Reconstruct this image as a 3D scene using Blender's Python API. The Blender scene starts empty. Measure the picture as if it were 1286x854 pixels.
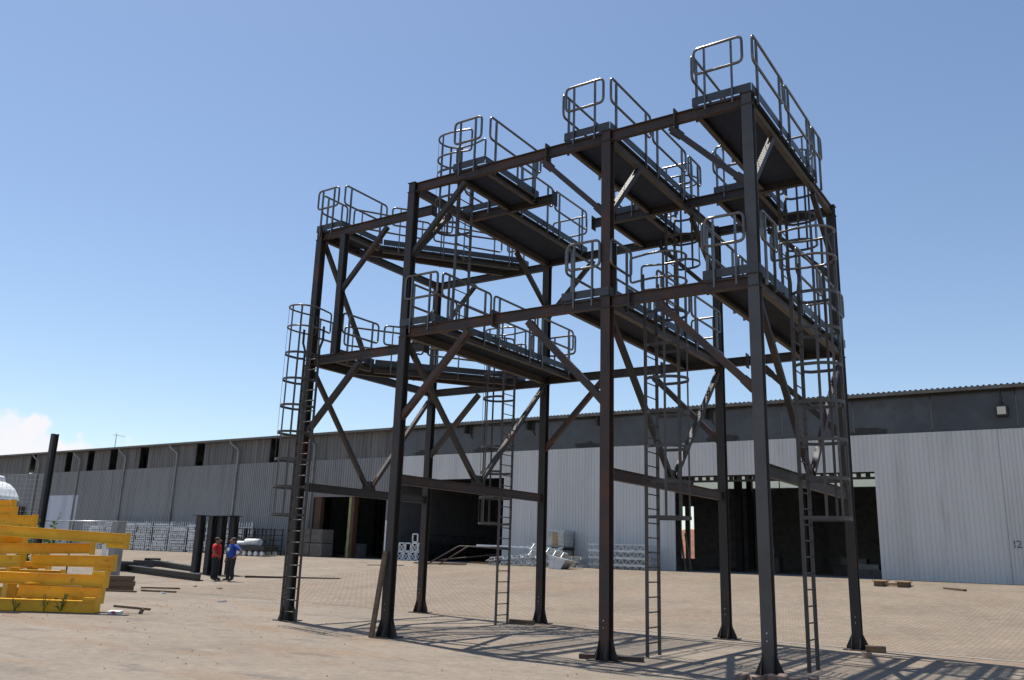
import bpy, bmesh, math, random
from mathutils import Vector as V, Matrix
random.seed(7)
S = bpy.context.scene
C = S.collection
R = math.radians

# ------------------------------------------------------------------ camera
cam_d = bpy.data.cameras.new('camera')
cam = bpy.data.objects.new('camera', cam_d); C.objects.link(cam)
r_ = V((0.83286273, 0.55262512, 0.0307433)); u_ = V((0.10900049, -0.21822578, 0.96979194)); f_ = V((-0.54264037, 0.80435252, 0.24198853))
M4 = Matrix(((r_.x, u_.x, -f_.x, 0), (r_.y, u_.y, -f_.y, 0), (r_.z, u_.z, -f_.z, 1.65), (0, 0, 0, 1)))
cam.matrix_world = M4
cam_d.sensor_width = 36.0
cam_d.lens = 1074.65 / 1286 * 36.0
cam_d.clip_end = 5000
S.camera = cam

# ------------------------------------------------------------------ light
SUN_EL, SUN_AZ = 68.0, -74.0          # azimuth clockwise from +Y
sd = V((math.sin(R(SUN_AZ)) * math.cos(R(SUN_EL)), math.cos(R(SUN_AZ)) * math.cos(R(SUN_EL)), math.sin(R(SUN_EL))))
W = bpy.data.worlds.new('World'); S.world = W; W.use_nodes = True
nt = W.node_tree; nt.nodes.clear()
out = nt.nodes.new('ShaderNodeOutputWorld'); bg = nt.nodes.new('ShaderNodeBackground')
sky = nt.nodes.new('ShaderNodeTexSky'); sky.sky_type = 'NISHITA'; sky.sun_disc = False
sky.sun_elevation = R(SUN_EL); sky.sun_rotation = R(SUN_AZ)
sky.altitude = 300; sky.air_density = 1.0; sky.air_density = 1.0; sky.dust_density = 0.5; sky.ozone_density = 1.2
bg.inputs['Strength'].default_value = 0.12
# a low bank of cumulus, placed by compass direction and elevation
def wn(t, **k):
    n = nt.nodes.new(t)
    for a, b in k.items(): setattr(n, a, b)
    return n
def wmath(op, a, b=None, clamp=False):
    n = wn('ShaderNodeMath', operation=op, use_clamp=clamp)
    for i, v in enumerate((a, b)):
        if v is None: continue
        if isinstance(v, (int, float)): n.inputs[i].default_value = v
        else: nt.links.new(v, n.inputs[i])
    return n.outputs[0]
tc = wn('ShaderNodeTexCoord'); sp = wn('ShaderNodeSeparateXYZ'); nt.links.new(tc.outputs['Generated'], sp.inputs[0])
az = wmath('MULTIPLY', wmath('ARCTAN2', sp.outputs[0], sp.outputs[1]), 57.2958)
el = wmath('MULTIPLY', wmath('ARCSINE', sp.outputs[2]), 57.2958)
mr = wn('ShaderNodeMapRange'); mr.interpolation_type = 'LINEAR'
nt.links.new(az, mr.inputs[0])
for i, v in zip((1, 2, 3, 4), (-66, -58.0, 7.8, 5.4)): mr.inputs[i].default_value = v
nz = wn('ShaderNodeTexNoise'); nz.inputs['Scale'].default_value = 34; nz.inputs['Detail'].default_value = 7; nz.inputs['Roughness'].default_value = .55
nt.links.new(tc.outputs['Generated'], nz.inputs['Vector'])
top = wmath('ADD', mr.outputs[0], wmath('MULTIPLY', wmath('SUBTRACT', nz.outputs[0], 0.5), 5.0))
mask = wmath('MULTIPLY', wmath('SUBTRACT', top, el), 1.6, clamp=True)
mr2 = wn('ShaderNodeMapRange'); mr2.interpolation_type = 'SMOOTHSTEP'; nt.links.new(az, mr2.inputs[0])
for i, v in zip((1, 2, 3, 4), (-56.6, -59.6, 0, 1)): mr2.inputs[i].default_value = v
nz2 = wn('ShaderNodeTexNoise'); nz2.inputs['Scale'].default_value = 20; nz2.inputs['Detail'].default_value = 5
nt.links.new(tc.outputs['Generated'], nz2.inputs['Vector'])
dens = wmath('MULTIPLY', mask, mr2.outputs[0])
dens = wmath('MULTIPLY', dens, wmath('MULTIPLY', wmath('SUBTRACT', nz2.outputs[0], .18), 2.3, clamp=True), clamp=True)
mx = wn('ShaderNodeMix', data_type='RGBA'); nt.links.new(dens, mx.inputs[0])
nt.links.new(sky.outputs[0], mx.inputs[6]); mx.inputs[7].default_value = (6.9, 6.6, 6.75, 1)
nt.links.new(mx.outputs[2], bg.inputs['Color']); nt.links.new(bg.outputs[0], out.inputs[0])

sl = bpy.data.lights.new('sun', 'SUN'); sl.energy = 4.8; sl.angle = R(0.53); sl.color = (1.0, .955, .88)
so = bpy.data.objects.new('sun', sl); C.objects.link(so); so.rotation_euler = sd.to_track_quat('Z', 'Y').to_euler()
S.view_settings.view_transform = 'Standard'; S.view_settings.look = 'None'
S.view_settings.exposure = 0.25; S.view_settings.gamma = 1.0
S.render.engine = 'CYCLES'
S.render.resolution_x = 1024; S.render.resolution_y = 680

# ------------------------------------------------------------------ materials
def mat(name, col, rough=.6, metal=0., noise=None, col2=None, nscale=4., stretch=(1, 1, 1), lo=.45, hi=.65, bump=0., bscale=60., spec=None, col3=None, n3=.6, lo3=.55, hi3=.7, detail=6):
    m = bpy.data.materials.new(name); m.use_nodes = True
    t = m.node_tree; b = t.nodes['Principled BSDF']
    b.inputs['Roughness'].default_value = rough; b.inputs['Metallic'].default_value = metal
    if spec is not None: b.inputs['Specular IOR Level'].default_value = spec
    b.inputs['Base Color'].default_value = (*col, 1)
    tc = t.nodes.new('ShaderNodeTexCoord'); mp = t.nodes.new('ShaderNodeMapping'); mp.inputs['Scale'].default_value = stretch
    t.links.new(tc.outputs['Object'], mp.inputs[0])
    last = None
    def layer(prev, c2, sc, lo, hi, seed):
        n = t.nodes.new('ShaderNodeTexNoise'); n.inputs['Scale'].default_value = sc; n.inputs['Detail'].default_value = detail; n.inputs['Roughness'].default_value = .62
        a = t.nodes.new('ShaderNodeVectorMath'); a.operation = 'ADD'; a.inputs[1].default_value = (seed, seed * 2, seed * .5)
        t.links.new(mp.outputs[0], a.inputs[0]); t.links.new(a.outputs[0], n.inputs['Vector'])
        mr = t.nodes.new('ShaderNodeMapRange'); mr.inputs[1].default_value = lo; mr.inputs[2].default_value = hi
        t.links.new(n.outputs[0], mr.inputs[0])
        x = t.nodes.new('ShaderNodeMix'); x.data_type = 'RGBA'; t.links.new(mr.outputs[0], x.inputs[0])
        if prev is None: x.inputs[6].default_value = (*col, 1)
        else: t.links.new(prev, x.inputs[6])
        x.inputs[7].default_value = (*c2, 1)
        return x.outputs[2]
    if col2: last = layer(last, col2, nscale, lo, hi, 0)
    if col3: last = layer(last, col3, n3, lo3, hi3, 17.3)
    if last: t.links.new(last, b.inputs['Base Color'])
    if bump:
        n = t.nodes.new('ShaderNodeTexNoise'); n.inputs['Scale'].default_value = bscale; n.inputs['Detail'].default_value = 4
        t.links.new(tc.outputs['Object'], n.inputs['Vector'])
        bp = t.nodes.new('ShaderNodeBump'); bp.inputs['Strength'].default_value = bump; bp.inputs['Distance'].default_value = .02
        t.links.new(n.outputs[0], bp.inputs['Height']); t.links.new(bp.outputs[0], b.inputs['Normal'])
    return m

M = {}
M['steel'] = mat('dark primed steel', (.034, .029, .026), .58, 0, col2=(.048, .034, .027), nscale=1.3, lo=.48, hi=.7, col3=(.085, .038, .022), n3=.9, lo3=.55, hi3=.68, bump=.15, bscale=30)
M['joist'] = mat('joist steel with painted bounce', (.085, .068, .055), .6, 0, col2=(.06, .05, .045), nscale=2)  # lighter warm brown than the steel: ground bounce on the soffits painted in
M['grey_steel'] = mat('grey mill steel', (.075, .073, .072), .45, 0, col2=(.055, .05, .048), nscale=1.2, bump=.1, bscale=20)
M['rusty'] = mat('rusty mill steel', (.042, .029, .025), .6, 0, col2=(.085, .036, .022), nscale=2.0, col3=(.03, .028, .028), n3=1.1, bump=.2, bscale=40)
M['deck'] = mat('dark deck plate', (.062, .065, .072), .45, .3, col2=(.05, .047, .047), nscale=2.2, lo=.5, hi=.72)
M['rail'] = mat('bare tube steel', (.175, .158, .142), .3, .8, col2=(.12, .10, .09), nscale=3, lo=.5, hi=.7)
M['ladder'] = mat('grey ladder steel', (.085, .078, .073), .45, .35, col2=(.07, .06, .055), nscale=3)
M['galv'] = mat('galvanised steel', (.52, .55, .57), .42, .75, col2=(.36, .39, .41), nscale=6)
M['galv_bright'] = mat('bright galvanised sheet', (.84, .86, .88), .4, .1, col2=(.6, .63, .66), nscale=3)
M['yellow'] = mat('yellow enamel', (.80, .45, .006), .45, 0, col2=(.70, .36, .008), nscale=1.8, col3=(.26, .16, .05), n3=4.5, lo3=.61, hi3=.72, bump=.1, bscale=40)
M['wood'] = mat('weathered timber', (.17, .115, .075), .85, 0, col2=(.09, .06, .04), nscale=9, stretch=(1, 1, 6), bump=.4)
M['wood_light'] = mat('pale sawn timber', (.50, .34, .18), .8, 0, col2=(.34, .21, .11), nscale=7)
M['brick'] = mat('broken paver', (.27, .19, .15), .9, 0, col2=(.16, .11, .09), nscale=8, bump=.5)
M['black'] = mat('black steel', (.022, .022, .024), .55, .1, col2=(.04, .036, .034), nscale=3)
M['white'] = mat('white paint', (.78, .78, .76), .5, 0, col2=(.6, .6, .58), nscale=3)
M['post_y'] = mat('yellow green post', (.34, .32, .12), .7, 0, col2=(.24, .22, .09), nscale=3)
M['post_b'] = mat('brown post side', (.11, .06, .03), .75, 0, col2=(.08, .045, .025), nscale=3)
M['leaf'] = mat('weed leaf', (.09, .15, .03), .7, 0, col2=(.16, .22, .05), nscale=9)
M['clad_r'] = mat('pale blue grey cladding', (.60, .595, .575), .5, .05, col2=(.52, .517, .50), nscale=.9, stretch=(1, 1, .12), col3=(.44, .43, .42), n3=1.6, lo3=.58, hi3=.8)
M['clad_l'] = mat('grey weathered cladding', (.245, .245, .243), .55, .05, col2=(.205, .205, .204), nscale=1.1, stretch=(1, 1, .1), col3=(.14, .138, .135), n3=2.2, lo3=.56, hi3=.78)
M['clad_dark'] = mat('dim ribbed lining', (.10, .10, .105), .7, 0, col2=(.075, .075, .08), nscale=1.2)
M['clad_white'] = mat('white cladding sheet', (.56, .60, .68), .5, .05, col2=(.46, .50, .57), nscale=1.5, stretch=(1, 1, .1))
M['band_l'] = mat('stained brown grey sheet', (.11, .105, .098), .6, .1, col2=(.155, .148, .14), nscale=1.0, stretch=(1.4, 1, .15), lo=.42, hi=.6, col3=(.085, .08, .075), n3=1.7, lo3=.52, hi3=.72)
M['band_r'] = mat('dark glossy sheet', (.044, .049, .056), .24, .05, col2=(.072, .078, .086), nscale=.5, stretch=(1, 1, 1), col3=(.040, .034, .030), n3=.8, lo3=.5, hi3=.68, bump=.35, bscale=.9)
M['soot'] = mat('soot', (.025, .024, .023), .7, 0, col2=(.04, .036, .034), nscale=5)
M['roof'] = mat('roof sheet', (.42, .42, .40), .5, .3, col2=(.33, .32, .30), nscale=1.5)
M['gutter'] = mat('grey brown gutter', (.16, .145, .125), .6, .1, col2=(.10, .09, .08), nscale=2)
M['pipe'] = mat('downpipe', (.28, .28, .27), .55, 0, col2=(.2, .2, .19), nscale=2)
M['inner'] = mat('dark interior lining', (.30, .30, .31), .85, 0, col2=(.2, .2, .21), nscale=2)
M['red_soil'] = mat('red soil', (.25, .10, .06), .95, 0, col2=(.15, .065, .04), nscale=.9, col3=(.12, .13, .05), n3=.5, bump=.5, bscale=3)
M['crate'] = mat('grey timber crate', (.17, .155, .14), .85, 0, col2=(.12, .11, .10), nscale=4)
M['plastic_w'] = mat('translucent white plastic', (.62, .62, .58), .45, 0, col2=(.5, .47, .4), nscale=3)
M['amber'] = mat('amber stain', (.42, .22, .05), .5, 0, col2=(.55, .38, .16), nscale=5)
M['red_cloth'] = mat('red t shirt', (.55, .022, .02), .85)
M['blue_cloth'] = mat('blue t shirt', (.018, .06, .32), .85)
M['dark_cloth'] = mat('dark trousers', (.02, .021, .026), .9, 0, col2=(.03, .032, .04), nscale=9)
M['skin'] = mat('skin', (.24, .12, .075), .6)
M['hair'] = mat('dark hair', (.012, .01, .009), .7)
M['shoe'] = mat('dark shoes', (.015, .014, .014), .5)
M['glass'] = mat('dark window glass', (.04, .05, .07), .1)
M['blue_paint'] = mat('blue stripe', (.05, .09, .22), .4)
M['lamp_glass'] = mat('floodlight glass', (.62, .60, .48), .25)
M['kerb'] = mat('pale concrete strip', (.31, .275, .23), .85, 0, col2=(.23, .20, .165), nscale=3)
M['red_paint'] = mat('red print', (.5, .05, .04), .6)
M['ink'] = mat('faded black stencil', (.07, .07, .072), .8, 0, col2=(.4, .4, .39), nscale=9, lo=.5, hi=.62)

# translucent roof light strip of the back wall
m = bpy.data.materials.new('translucent sheet'); m.use_nodes = True; t = m.node_tree
tr = t.nodes.new('ShaderNodeBsdfTranslucent'); tr.inputs[0].default_value = (.86, .88, .78, 1)
t.links.new(tr.outputs[0], t.nodes['Material Output'].inputs[0]); M['translucent'] = m

def ground_mat(name, paver):
    m = bpy.data.materials.new(name); m.use_nodes = True; t = m.node_tree; b = t.nodes['Principled BSDF']
    b.inputs['Roughness'].default_value = .9; b.inputs['Specular IOR Level'].default_value = .25
    tc = t.nodes.new('ShaderNodeTexCoord')
    def noise(sc, det=6, st=(1, 1, 1), off=0, rough=.6):
        mp = t.nodes.new('ShaderNodeMapping'); mp.inputs['Scale'].default_value = st; mp.inputs['Location'].default_value = (off, off * 1.7, 0)
        t.links.new(tc.outputs['Object'], mp.inputs[0])
        n = t.nodes.new('ShaderNodeTexNoise'); n.inputs['Scale'].default_value = sc; n.inputs['Detail'].default_value = det; n.inputs['Roughness'].default_value = rough
        t.links.new(mp.outputs[0], n.inputs['Vector']); return n.outputs[0]
    def rng(v, a, b_, lo=0, hi=1):
        r = t.nodes.new('ShaderNodeMapRange'); t.links.new(v, r.inputs[0])
        for i, x in zip((1, 2, 3, 4), (a, b_, lo, hi)): r.inputs[i].default_value = x
        return r.outputs[0]
    def mix(f, a, b_, mode='MIX'):
        x = t.nodes.new('ShaderNodeMix'); x.data_type = 'RGBA'; x.blend_type = mode
        if isinstance(f, float): x.inputs[0].default_value = f
        else: t.links.new(f, x.inputs[0])
        for i, v in ((6, a), (7, b_)):
            if isinstance(v, tuple): x.inputs[i].default_value = (*v, 1)
            else: t.links.new(v, x.inputs[i])
        return x.outputs[2]
    base = (.385, .312, .235) if paver else (.335, .277, .215)
    c = mix(rng(noise(.35, 8), .4, .65), base, tuple(x * .8 for x in base))
    c = mix(rng(noise(2.2, 6, off=9), .45, .7, 0, .6), c, tuple(x * 1.12 for x in base))
    if paver:
        mp = t.nodes.new('ShaderNodeMapping'); mp.inputs['Rotation'].default_value = (0, 0, R(2)); t.links.new(tc.outputs['Object'], mp.inputs[0])
        br = t.nodes.new('ShaderNodeTexBrick'); br.inputs['Scale'].default_value = 1; br.inputs['Brick Width'].default_value = .25; br.inputs['Row Height'].default_value = .125
        br.inputs['Mortar Size'].default_value = .016; br.inputs['Mortar Smooth'].default_value = .1
        br.inputs['Color1'].default_value = (1, 1, 1, 1); br.inputs['Color2'].default_value = (.78, .77, .76, 1); br.inputs['Mortar'].default_value = (.36, .34, .32, 1)
        t.links.new(mp.outputs[0], br.inputs['Vector'])
        c = mix(.72, c, br.outputs[0], 'MULTIPLY')
        c = mix(rng(noise(.5, 5, (1, .35, 1), 31), .56, .75, 0, .5), c, (.30, .185, .115))
    else:
        c = mix(rng(noise(.8, 7, (.3, 1, 1), 4), .52, .68, 0, .6), c, (.31, .195, .115))
        c = mix(rng(noise(1.4, 8, (.5, 1, 1), 55, .7), .54, .66, 0, .6), c, (.16, .145, .13))
        c = mix(rng(noise(.6, 6, (.4, 1.2, 1), 77), .62, .72, 0, .6), c, (.40, .36, .305))
        c = mix(rng(noise(9, 3, off=3), .70, .76, 0, .7), c, (.11, .09, .07))
    # dark oily streaks and fine speckle
    c = mix(rng(noise(.25, 7, (.25, 1, 1), 120), .60, .74, 0, .45), c, (.185, .165, .145))
    c = mix(rng(noise(45, 3, off=2), .35, .65, 0, 1), mix(1.0, c, (.74, .74, .75), 'MULTIPLY'), c)
    c = mix(rng(noise(6, 8, off=40, rough=.75), .38, .68), mix(1.0, c, (.74, .735, .73), 'MULTIPLY'), c)
    t.links.new(c, b.inputs['Base Color'])
    bp = t.nodes.new('ShaderNodeBump'); bp.inputs['Strength'].default_value = .35; bp.inputs['Distance'].default_value = .02
    t.links.new(noise(22, 6), bp.inputs['Height']); t.links.new(bp.outputs[0], b.inputs['Normal'])
    return m
M['ground'] = ground_mat('worn concrete and dust', False)
M['paver'] = ground_mat('clay pavers', True)

# ------------------------------------------------------------------ mesh helpers
def gz(x, y):
    t = min(max((y - 19) / 21, 0), 1)
    return 1.05 * t * t * (3 - 2 * t)

class MB:
    def __init__(s): s.bm = bmesh.new(); s.mi = 0
    def _f(s, vs, smooth=False):
        try:
            f = s.bm.faces.new(vs); f.smooth = smooth; f.material_index = s.mi
        except ValueError: pass
    def prism(s, pts0, pts1, smooth=False, caps=True):
        a = [s.bm.verts.new(p) for p in pts0]; b = [s.bm.verts.new(p) for p in pts1]; n = len(a)
        for i in range(n): s._f((a[i], a[(i + 1) % n], b[(i + 1) % n], b[i]), smooth)
        if caps: s._f(a[::-1]); s._f(b)
    def box(s, lo, hi):
        x0, y0, z0 = lo; x1, y1, z1 = hi
        s.prism([(x0, y0, z0), (x1, y0, z0), (x1, y1, z0), (x0, y1, z0)], [(x0, y0, z1), (x1, y0, z1), (x1, y1, z1), (x0, y1, z1)])
    def bar(s, p0, p1, prof, up=(0, 0, 1)):
        """sweep the 2-D profile (across, up) from p0 to p1"""
        p0 = V(p0); p1 = V(p1); d = (p1 - p0).normalized(); up = V(up)
        if abs(d.dot(up)) > .99: up = V((0, 1, 0))
        a = d.cross(up).normalized(); w = a.cross(d)
        s.prism([p0 + a * q[0] + w * q[1] for q in prof], [p1 + a * q[0] + w * q[1] for q in prof])
    def rect(s, p0, p1, w, h, up=(0, 0, 1)):
        s.bar(p0, p1, [(-w / 2, -h / 2), (w / 2, -h / 2), (w / 2, h / 2), (-w / 2, h / 2)], up)
    def plate(s, poly, th):
        poly = [V(p) for p in poly]; n = (poly[1] - poly[0]).cross(poly[2] - poly[0]).normalized() * th / 2
        s.prism([p - n for p in poly], [p + n for p in poly])
    def tube(s, pts, r, n=8, closed=False, fillet=0., caps=True):
        pts = [V(p) for p in pts]
        if fillet:
            q = []; N = len(pts)
            for i, p in enumerate(pts):
                if not closed and i in (0, N - 1): q.append(p); continue
                a = pts[i - 1] - p; b = pts[(i + 1) % N] - p
                f = min(fillet, a.length * .49, b.length * .49)
                pa = p + a.normalized() * f; pb = p + b.normalized() * f
                for k in range(5):
                    u = k / 4; q.append(pa * (1 - u) ** 2 + p * 2 * u * (1 - u) + pb * u * u)
            pts = q
        N = len(pts); rings = []
        d = (pts[1] - pts[0]).normalized(); nrm = d.orthogonal().normalized()
        for i, p in enumerate(pts):
            if closed: d = (pts[(i + 1) % N] - pts[i - 1]).normalized()
            else: d = (pts[min(i + 1, N - 1)] - pts[max(i - 1, 0)]).normalized()
            nrm = (nrm - d * nrm.dot(d)).normalized(); bi = d.cross(nrm)
            rr = r[i] if isinstance(r, (list, tuple)) else r
            rings.append([s.bm.verts.new(p + (nrm * math.cos(2 * math.pi * k / n) + bi * math.sin(2 * math.pi * k / n)) * rr) for k in range(n)])
        for i in range(N if closed else N - 1):
            A, B = rings[i], rings[(i + 1) % N]
            if closed and i == N - 1:
                off = min(range(n), key=lambda o: (A[0].co - B[o].co).length); B = B[off:] + B[:off]
            for k in range(n): s._f((A[k], A[(k + 1) % n], B[(k + 1) % n], B[k]), True)
        if not closed and caps: s._f(rings[0][::-1]); s._f(rings[-1])
    def ball(s, c, r, sc=(1, 1, 1), seg=10):
        mtx = Matrix.Translation(V(c)) @ Matrix.Diagonal((r * sc[0], r * sc[1], r * sc[2], 1))
        res = bmesh.ops.create_uvsphere(s.bm, u_segments=seg, v_segments=max(6, seg - 2), radius=1, matrix=mtx)
        for v in res['verts']:
            for f in v.link_faces: f.smooth = True; f.material_index = s.mi
    def obj(s, name, m, parent=None, label=None, cat=None, group=None, kind=None):
        bmesh.ops.recalc_face_normals(s.bm, faces=s.bm.faces)
        me = bpy.data.meshes.new(name); s.bm.to_mesh(me); s.bm.free()
        for x in (m if isinstance(m, (list, tuple)) else (m,)): me.materials.append(M[x] if isinstance(x, str) else x)
        o = bpy.data.objects.new(name, me); C.objects.link(o)
        if parent:
            o.parent = parent
            q = parent; off = V((0, 0, 0))
            while q: off += q.location; q = q.parent
            o.location = -off
        tag(o, label, cat, group, kind); return o

def obj_each(b, name, m, parent=None, **k):
    """one object for every loose piece of the mesh"""
    bm = b.bm; bm.verts.index_update(); seen = set(); res = []
    for v0 in bm.verts:
        if v0 in seen: continue
        st = [v0]; isl = []; seen.add(v0)
        while st:
            v = st.pop(); isl.append(v)
            for e_ in v.link_edges:
                w = e_.other_vert(v)
                if w not in seen: seen.add(w); st.append(w)
        n = MB(); mp = {v: n.bm.verts.new(v.co) for v in isl}
        for f in {f for v in isl for f in v.link_faces}:
            q = n.bm.faces.new([mp[v] for v in f.verts]); q.smooth = f.smooth
        res.append(n.obj(name, m, parent, **k))
    bm.free(); return res

def tag(o, label=None, cat=None, group=None, kind=None):
    for k, v in (('label', label), ('category', cat), ('group', group), ('kind', kind)):
        if v: o[k] = v
    return o
def thing(name, loc, label, cat, group=None):
    o = bpy.data.objects.new(name, None); C.objects.link(o); o.location = loc; o.empty_display_size = .2
    return tag(o, label, cat, group)
def I_prof(w, h, tf=.014, tw=.012):
    a, b = w / 2, h / 2
    return [(-a, -b), (a, -b), (a, -b + tf), (tw, -b + tf), (tw, b - tf), (a, b - tf), (a, b), (-a, b), (-a, b - tf), (-tw, b - tf), (-tw, -b + tf), (-a, -b + tf)]
def C_prof(w, h, t=.012):
    a, b = w / 2, h / 2
    return [(-a, -b), (a, -b), (a, -b + t), (-a + t, -b + t), (-a + t, b - t), (a, b - t), (a, b), (-a, b)]

# ------------------------------------------------------------------ ground, paving, hill
b = MB()
xs = [-900, -300, -150, -100] + [-80 + 4 * i for i in range(28)] + [50, 120, 300, 900]
ys = [-300, -60, -20, 0, 10] + [15 + 1.0 * i for i in range(28)] + [50, 70, 110, 200, 500, 1500]
grid = [[b.bm.verts.new((x, y, gz(x, y))) for x in xs] for y in ys]
for j in range(len(ys) - 1):
    for i in range(len(xs) - 1): b._f((grid[j][i], grid[j][i + 1], grid[j + 1][i + 1], grid[j + 1][i]), True)
b.obj('ground', 'ground', kind='structure')
b = MB()
xs = [-15.2 + 1.0 * i for i in range(36)]
ysl = [19.22 + .9 * i for i in range(25)]; ysl[-1] = 40.9
g = [[b.bm.verts.new((x, y, gz(x, y) + .006)) for x in [-29, -22] + xs] for y in ysl]
for j in range(len(ysl) - 1):
    for i in range(len(xs) + 1): b._f((g[j][i], g[j][i + 1], g[j + 1][i + 1], g[j + 1][i]), True)
b.obj('paving', 'paver', kind='structure')
b = MB(); b.box((-10.5, 19.06, -.05), (20, 19.21, .009)); b.obj('kerb_strip', 'kerb', kind='structure')
b = MB(); rnd = random.Random(3)
cx, cy = -40, 104; n = 28; rings = []
for k in range(9):
    t_ = k / 8; ring = []
    for i in range(n):
        a = 2 * math.pi * i / n; rr = 26 * t_ + rnd.uniform(-.6, .6) * (k > 0)
        ring.append(b.bm.verts.new((cx + rr * math.cos(a), cy + rr * .7 * math.sin(a), .9 + 4.0 * math.cos(t_ * math.pi / 2) ** .8 + rnd.uniform(-.45, .45) * (k < 8))))
    rings.append(ring)
for k in range(8):
    for i in range(n): b._f((rings[k][i], rings[k][(i + 1) % n], rings[k + 1][(i + 1) % n], rings[k + 1][i]), True)
b.obj('hill', 'red_soil', kind='structure')

# ------------------------------------------------------------------ warehouses
YW, ZB, ZE = 41.0, 7.35, 9.12
def corrug(b, x0, x1, z0, z1, y, pitch=.19, dep=.016, groove=.26):
    """pan sheeting: flat pans between narrow sunk grooves"""
    n = max(1, round((x1 - x0) / pitch)); p = (x1 - x0) / n; prof = []
    for i in range(n):
        a = x0 + i * p
        prof += [(a, y), (a + p * (1 - groove), y), (a + p * (1 - groove * .72), y + dep), (a + p * (1 - groove * .28), y + dep)]
    prof.append((x1, y))
    lo = [b.bm.verts.new((x, yy, z0)) for x, yy in prof]; hi = [b.bm.verts.new((x, yy, z1)) for x, yy in prof]
    for i in range(len(prof) - 1): b._f((lo[i], lo[i + 1], hi[i + 1], hi[i]))
    b.box((x0, y + dep + .004, z0), (x1, y + dep + .03, z1))

# ---- right-hand warehouse
wr = thing('warehouse', (-14, YW, 1.05), 'pale blue grey clad warehouse with two dark doorways and a dark band under the eave', 'warehouse')
b = MB()
for x0, x1, z0 in ((-36.25, -35.9, 1.0), (-35.9, -27.9, 5.85), (-27.9, -17.45, 1.0), (-17.45, -7.9, 5.70)): corrug(b, x0, x1, z0, ZB, YW)
corrug(b, -7.9, -2.95, 1.0, ZB, YW); corrug(b, -2.94, 14, 1.0, ZB, YW + .012, .15)
b.obj('front_wall', 'clad_r', wr)
b = MB(); x = -36.25
for w in [1.6] + [3.25] * 15:
    b.box((x, YW + .04, ZB - .08), (x + w - .02, YW + .09, ZE)); x += w
obj_each(b, 'eave_band', 'band_r', wr)
b = MB()
for xx in [-36.25 + 1.6 + 3.25 * i for i in range(0, 15)]: b.box((xx - .012, YW + .02, ZB + .1), (xx + .004, YW + .038, ZE - .4))
obj_each(b, 'band_joint', 'pipe', wr)
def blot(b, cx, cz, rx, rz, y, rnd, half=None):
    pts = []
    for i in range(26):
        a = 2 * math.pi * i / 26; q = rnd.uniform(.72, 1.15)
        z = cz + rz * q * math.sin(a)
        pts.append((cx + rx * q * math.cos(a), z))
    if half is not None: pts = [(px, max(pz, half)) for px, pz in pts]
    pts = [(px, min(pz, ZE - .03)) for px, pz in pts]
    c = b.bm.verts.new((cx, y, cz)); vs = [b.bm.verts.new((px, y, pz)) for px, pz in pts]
    for i in range(26): b._f((c, vs[i], vs[(i + 1) % 26]))
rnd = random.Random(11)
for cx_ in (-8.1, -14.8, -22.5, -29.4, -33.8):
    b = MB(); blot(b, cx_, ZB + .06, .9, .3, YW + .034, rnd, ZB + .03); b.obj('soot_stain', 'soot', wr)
b = MB(); xx = -36.4
prof = []
i = 0
while xx < 14: prof += [(xx, 0), (xx + .10, 0), (xx + .13, .045), (xx + .19, .045)]; xx += .22
lo = [b.bm.verts.new((x, YW - .45, ZE + .03 + z)) for x, z in prof]; hi = [b.bm.verts.new((x, 54, 10.0 + z)) for x, z in prof]; bk = [b.bm.verts.new((x, 66.3, 9.12 + z)) for x, z in prof]
for i in range(len(prof) - 1): b._f((lo[i], lo[i + 1], hi[i + 1], hi[i])); b._f((hi[i], hi[i + 1], bk[i + 1], bk[i]))
b.box((-36.3, YW - .40, ZE - .012), (14, YW + .1, ZE + .02))
b.obj('roof', 'roof', wr)
b = MB(); b.box((-36.3, YW - .47, ZE - .12), (14, YW - .405, ZE + .025)); b.obj('eave_trim', 'gutter', wr)
for i, xx in enumerate((-30.6, -26.2, -21.7, -15.6, -9.15)):
    b = MB(); b.box((xx - .1, YW - .36, ZE - .6), (xx + .02, YW + .035, ZE - .013))
    b.plate([(xx + .18, YW + .0, ZE - .02), (xx + .30, YW + .0, ZE - .02), (xx + .22, YW + .0, ZE - .62), (xx + .32, YW, ZE - .95), (xx + .14, YW, ZE - .66)], .03)
    b.obj('eave_bracket', 'soot', wr)
# interior: floor slab, gables, partition, back wall with a light strip
b = MB(); b.box((-36.2, YW + .05, .95), (14, 66, 1.062)); b.obj('floor_slab', 'inner', wr)
b = MB(); b.box((13.9, YW + .1, 1), (14, 66, 9.1)); b.obj('gable_wall', 'inner', wr)
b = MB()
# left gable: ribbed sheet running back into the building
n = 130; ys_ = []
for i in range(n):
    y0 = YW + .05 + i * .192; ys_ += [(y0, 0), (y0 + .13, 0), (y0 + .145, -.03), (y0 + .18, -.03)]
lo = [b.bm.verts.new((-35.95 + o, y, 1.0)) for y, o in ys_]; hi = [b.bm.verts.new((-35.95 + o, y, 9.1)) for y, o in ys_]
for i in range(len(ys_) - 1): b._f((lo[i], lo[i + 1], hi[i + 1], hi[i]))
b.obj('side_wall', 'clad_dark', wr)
b = MB()
for x0, x1, z0, z1 in ((-36.2, -28.0, 1, 9.1), (-26.5, 14, 1, 7.1), (-28, -26.5, 5.75, 9.1), (-26.5, 14, 8.2, 9.1), (-12.3, 14, 7.1, 8.2)): b.box((x0, 66, z0), (x1, 66.1, z1))
b.box((-27.2, 65.9, 1), (-26.84, 66.12, 5.75)); b.box((-28, 65.95, 1), (-26.5, 66.05, 1.7)); b.box((-28, 65.9, 1), (-27.56, 66.08, 5.8))
b.obj('back_wall', 'inner', wr)
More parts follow.
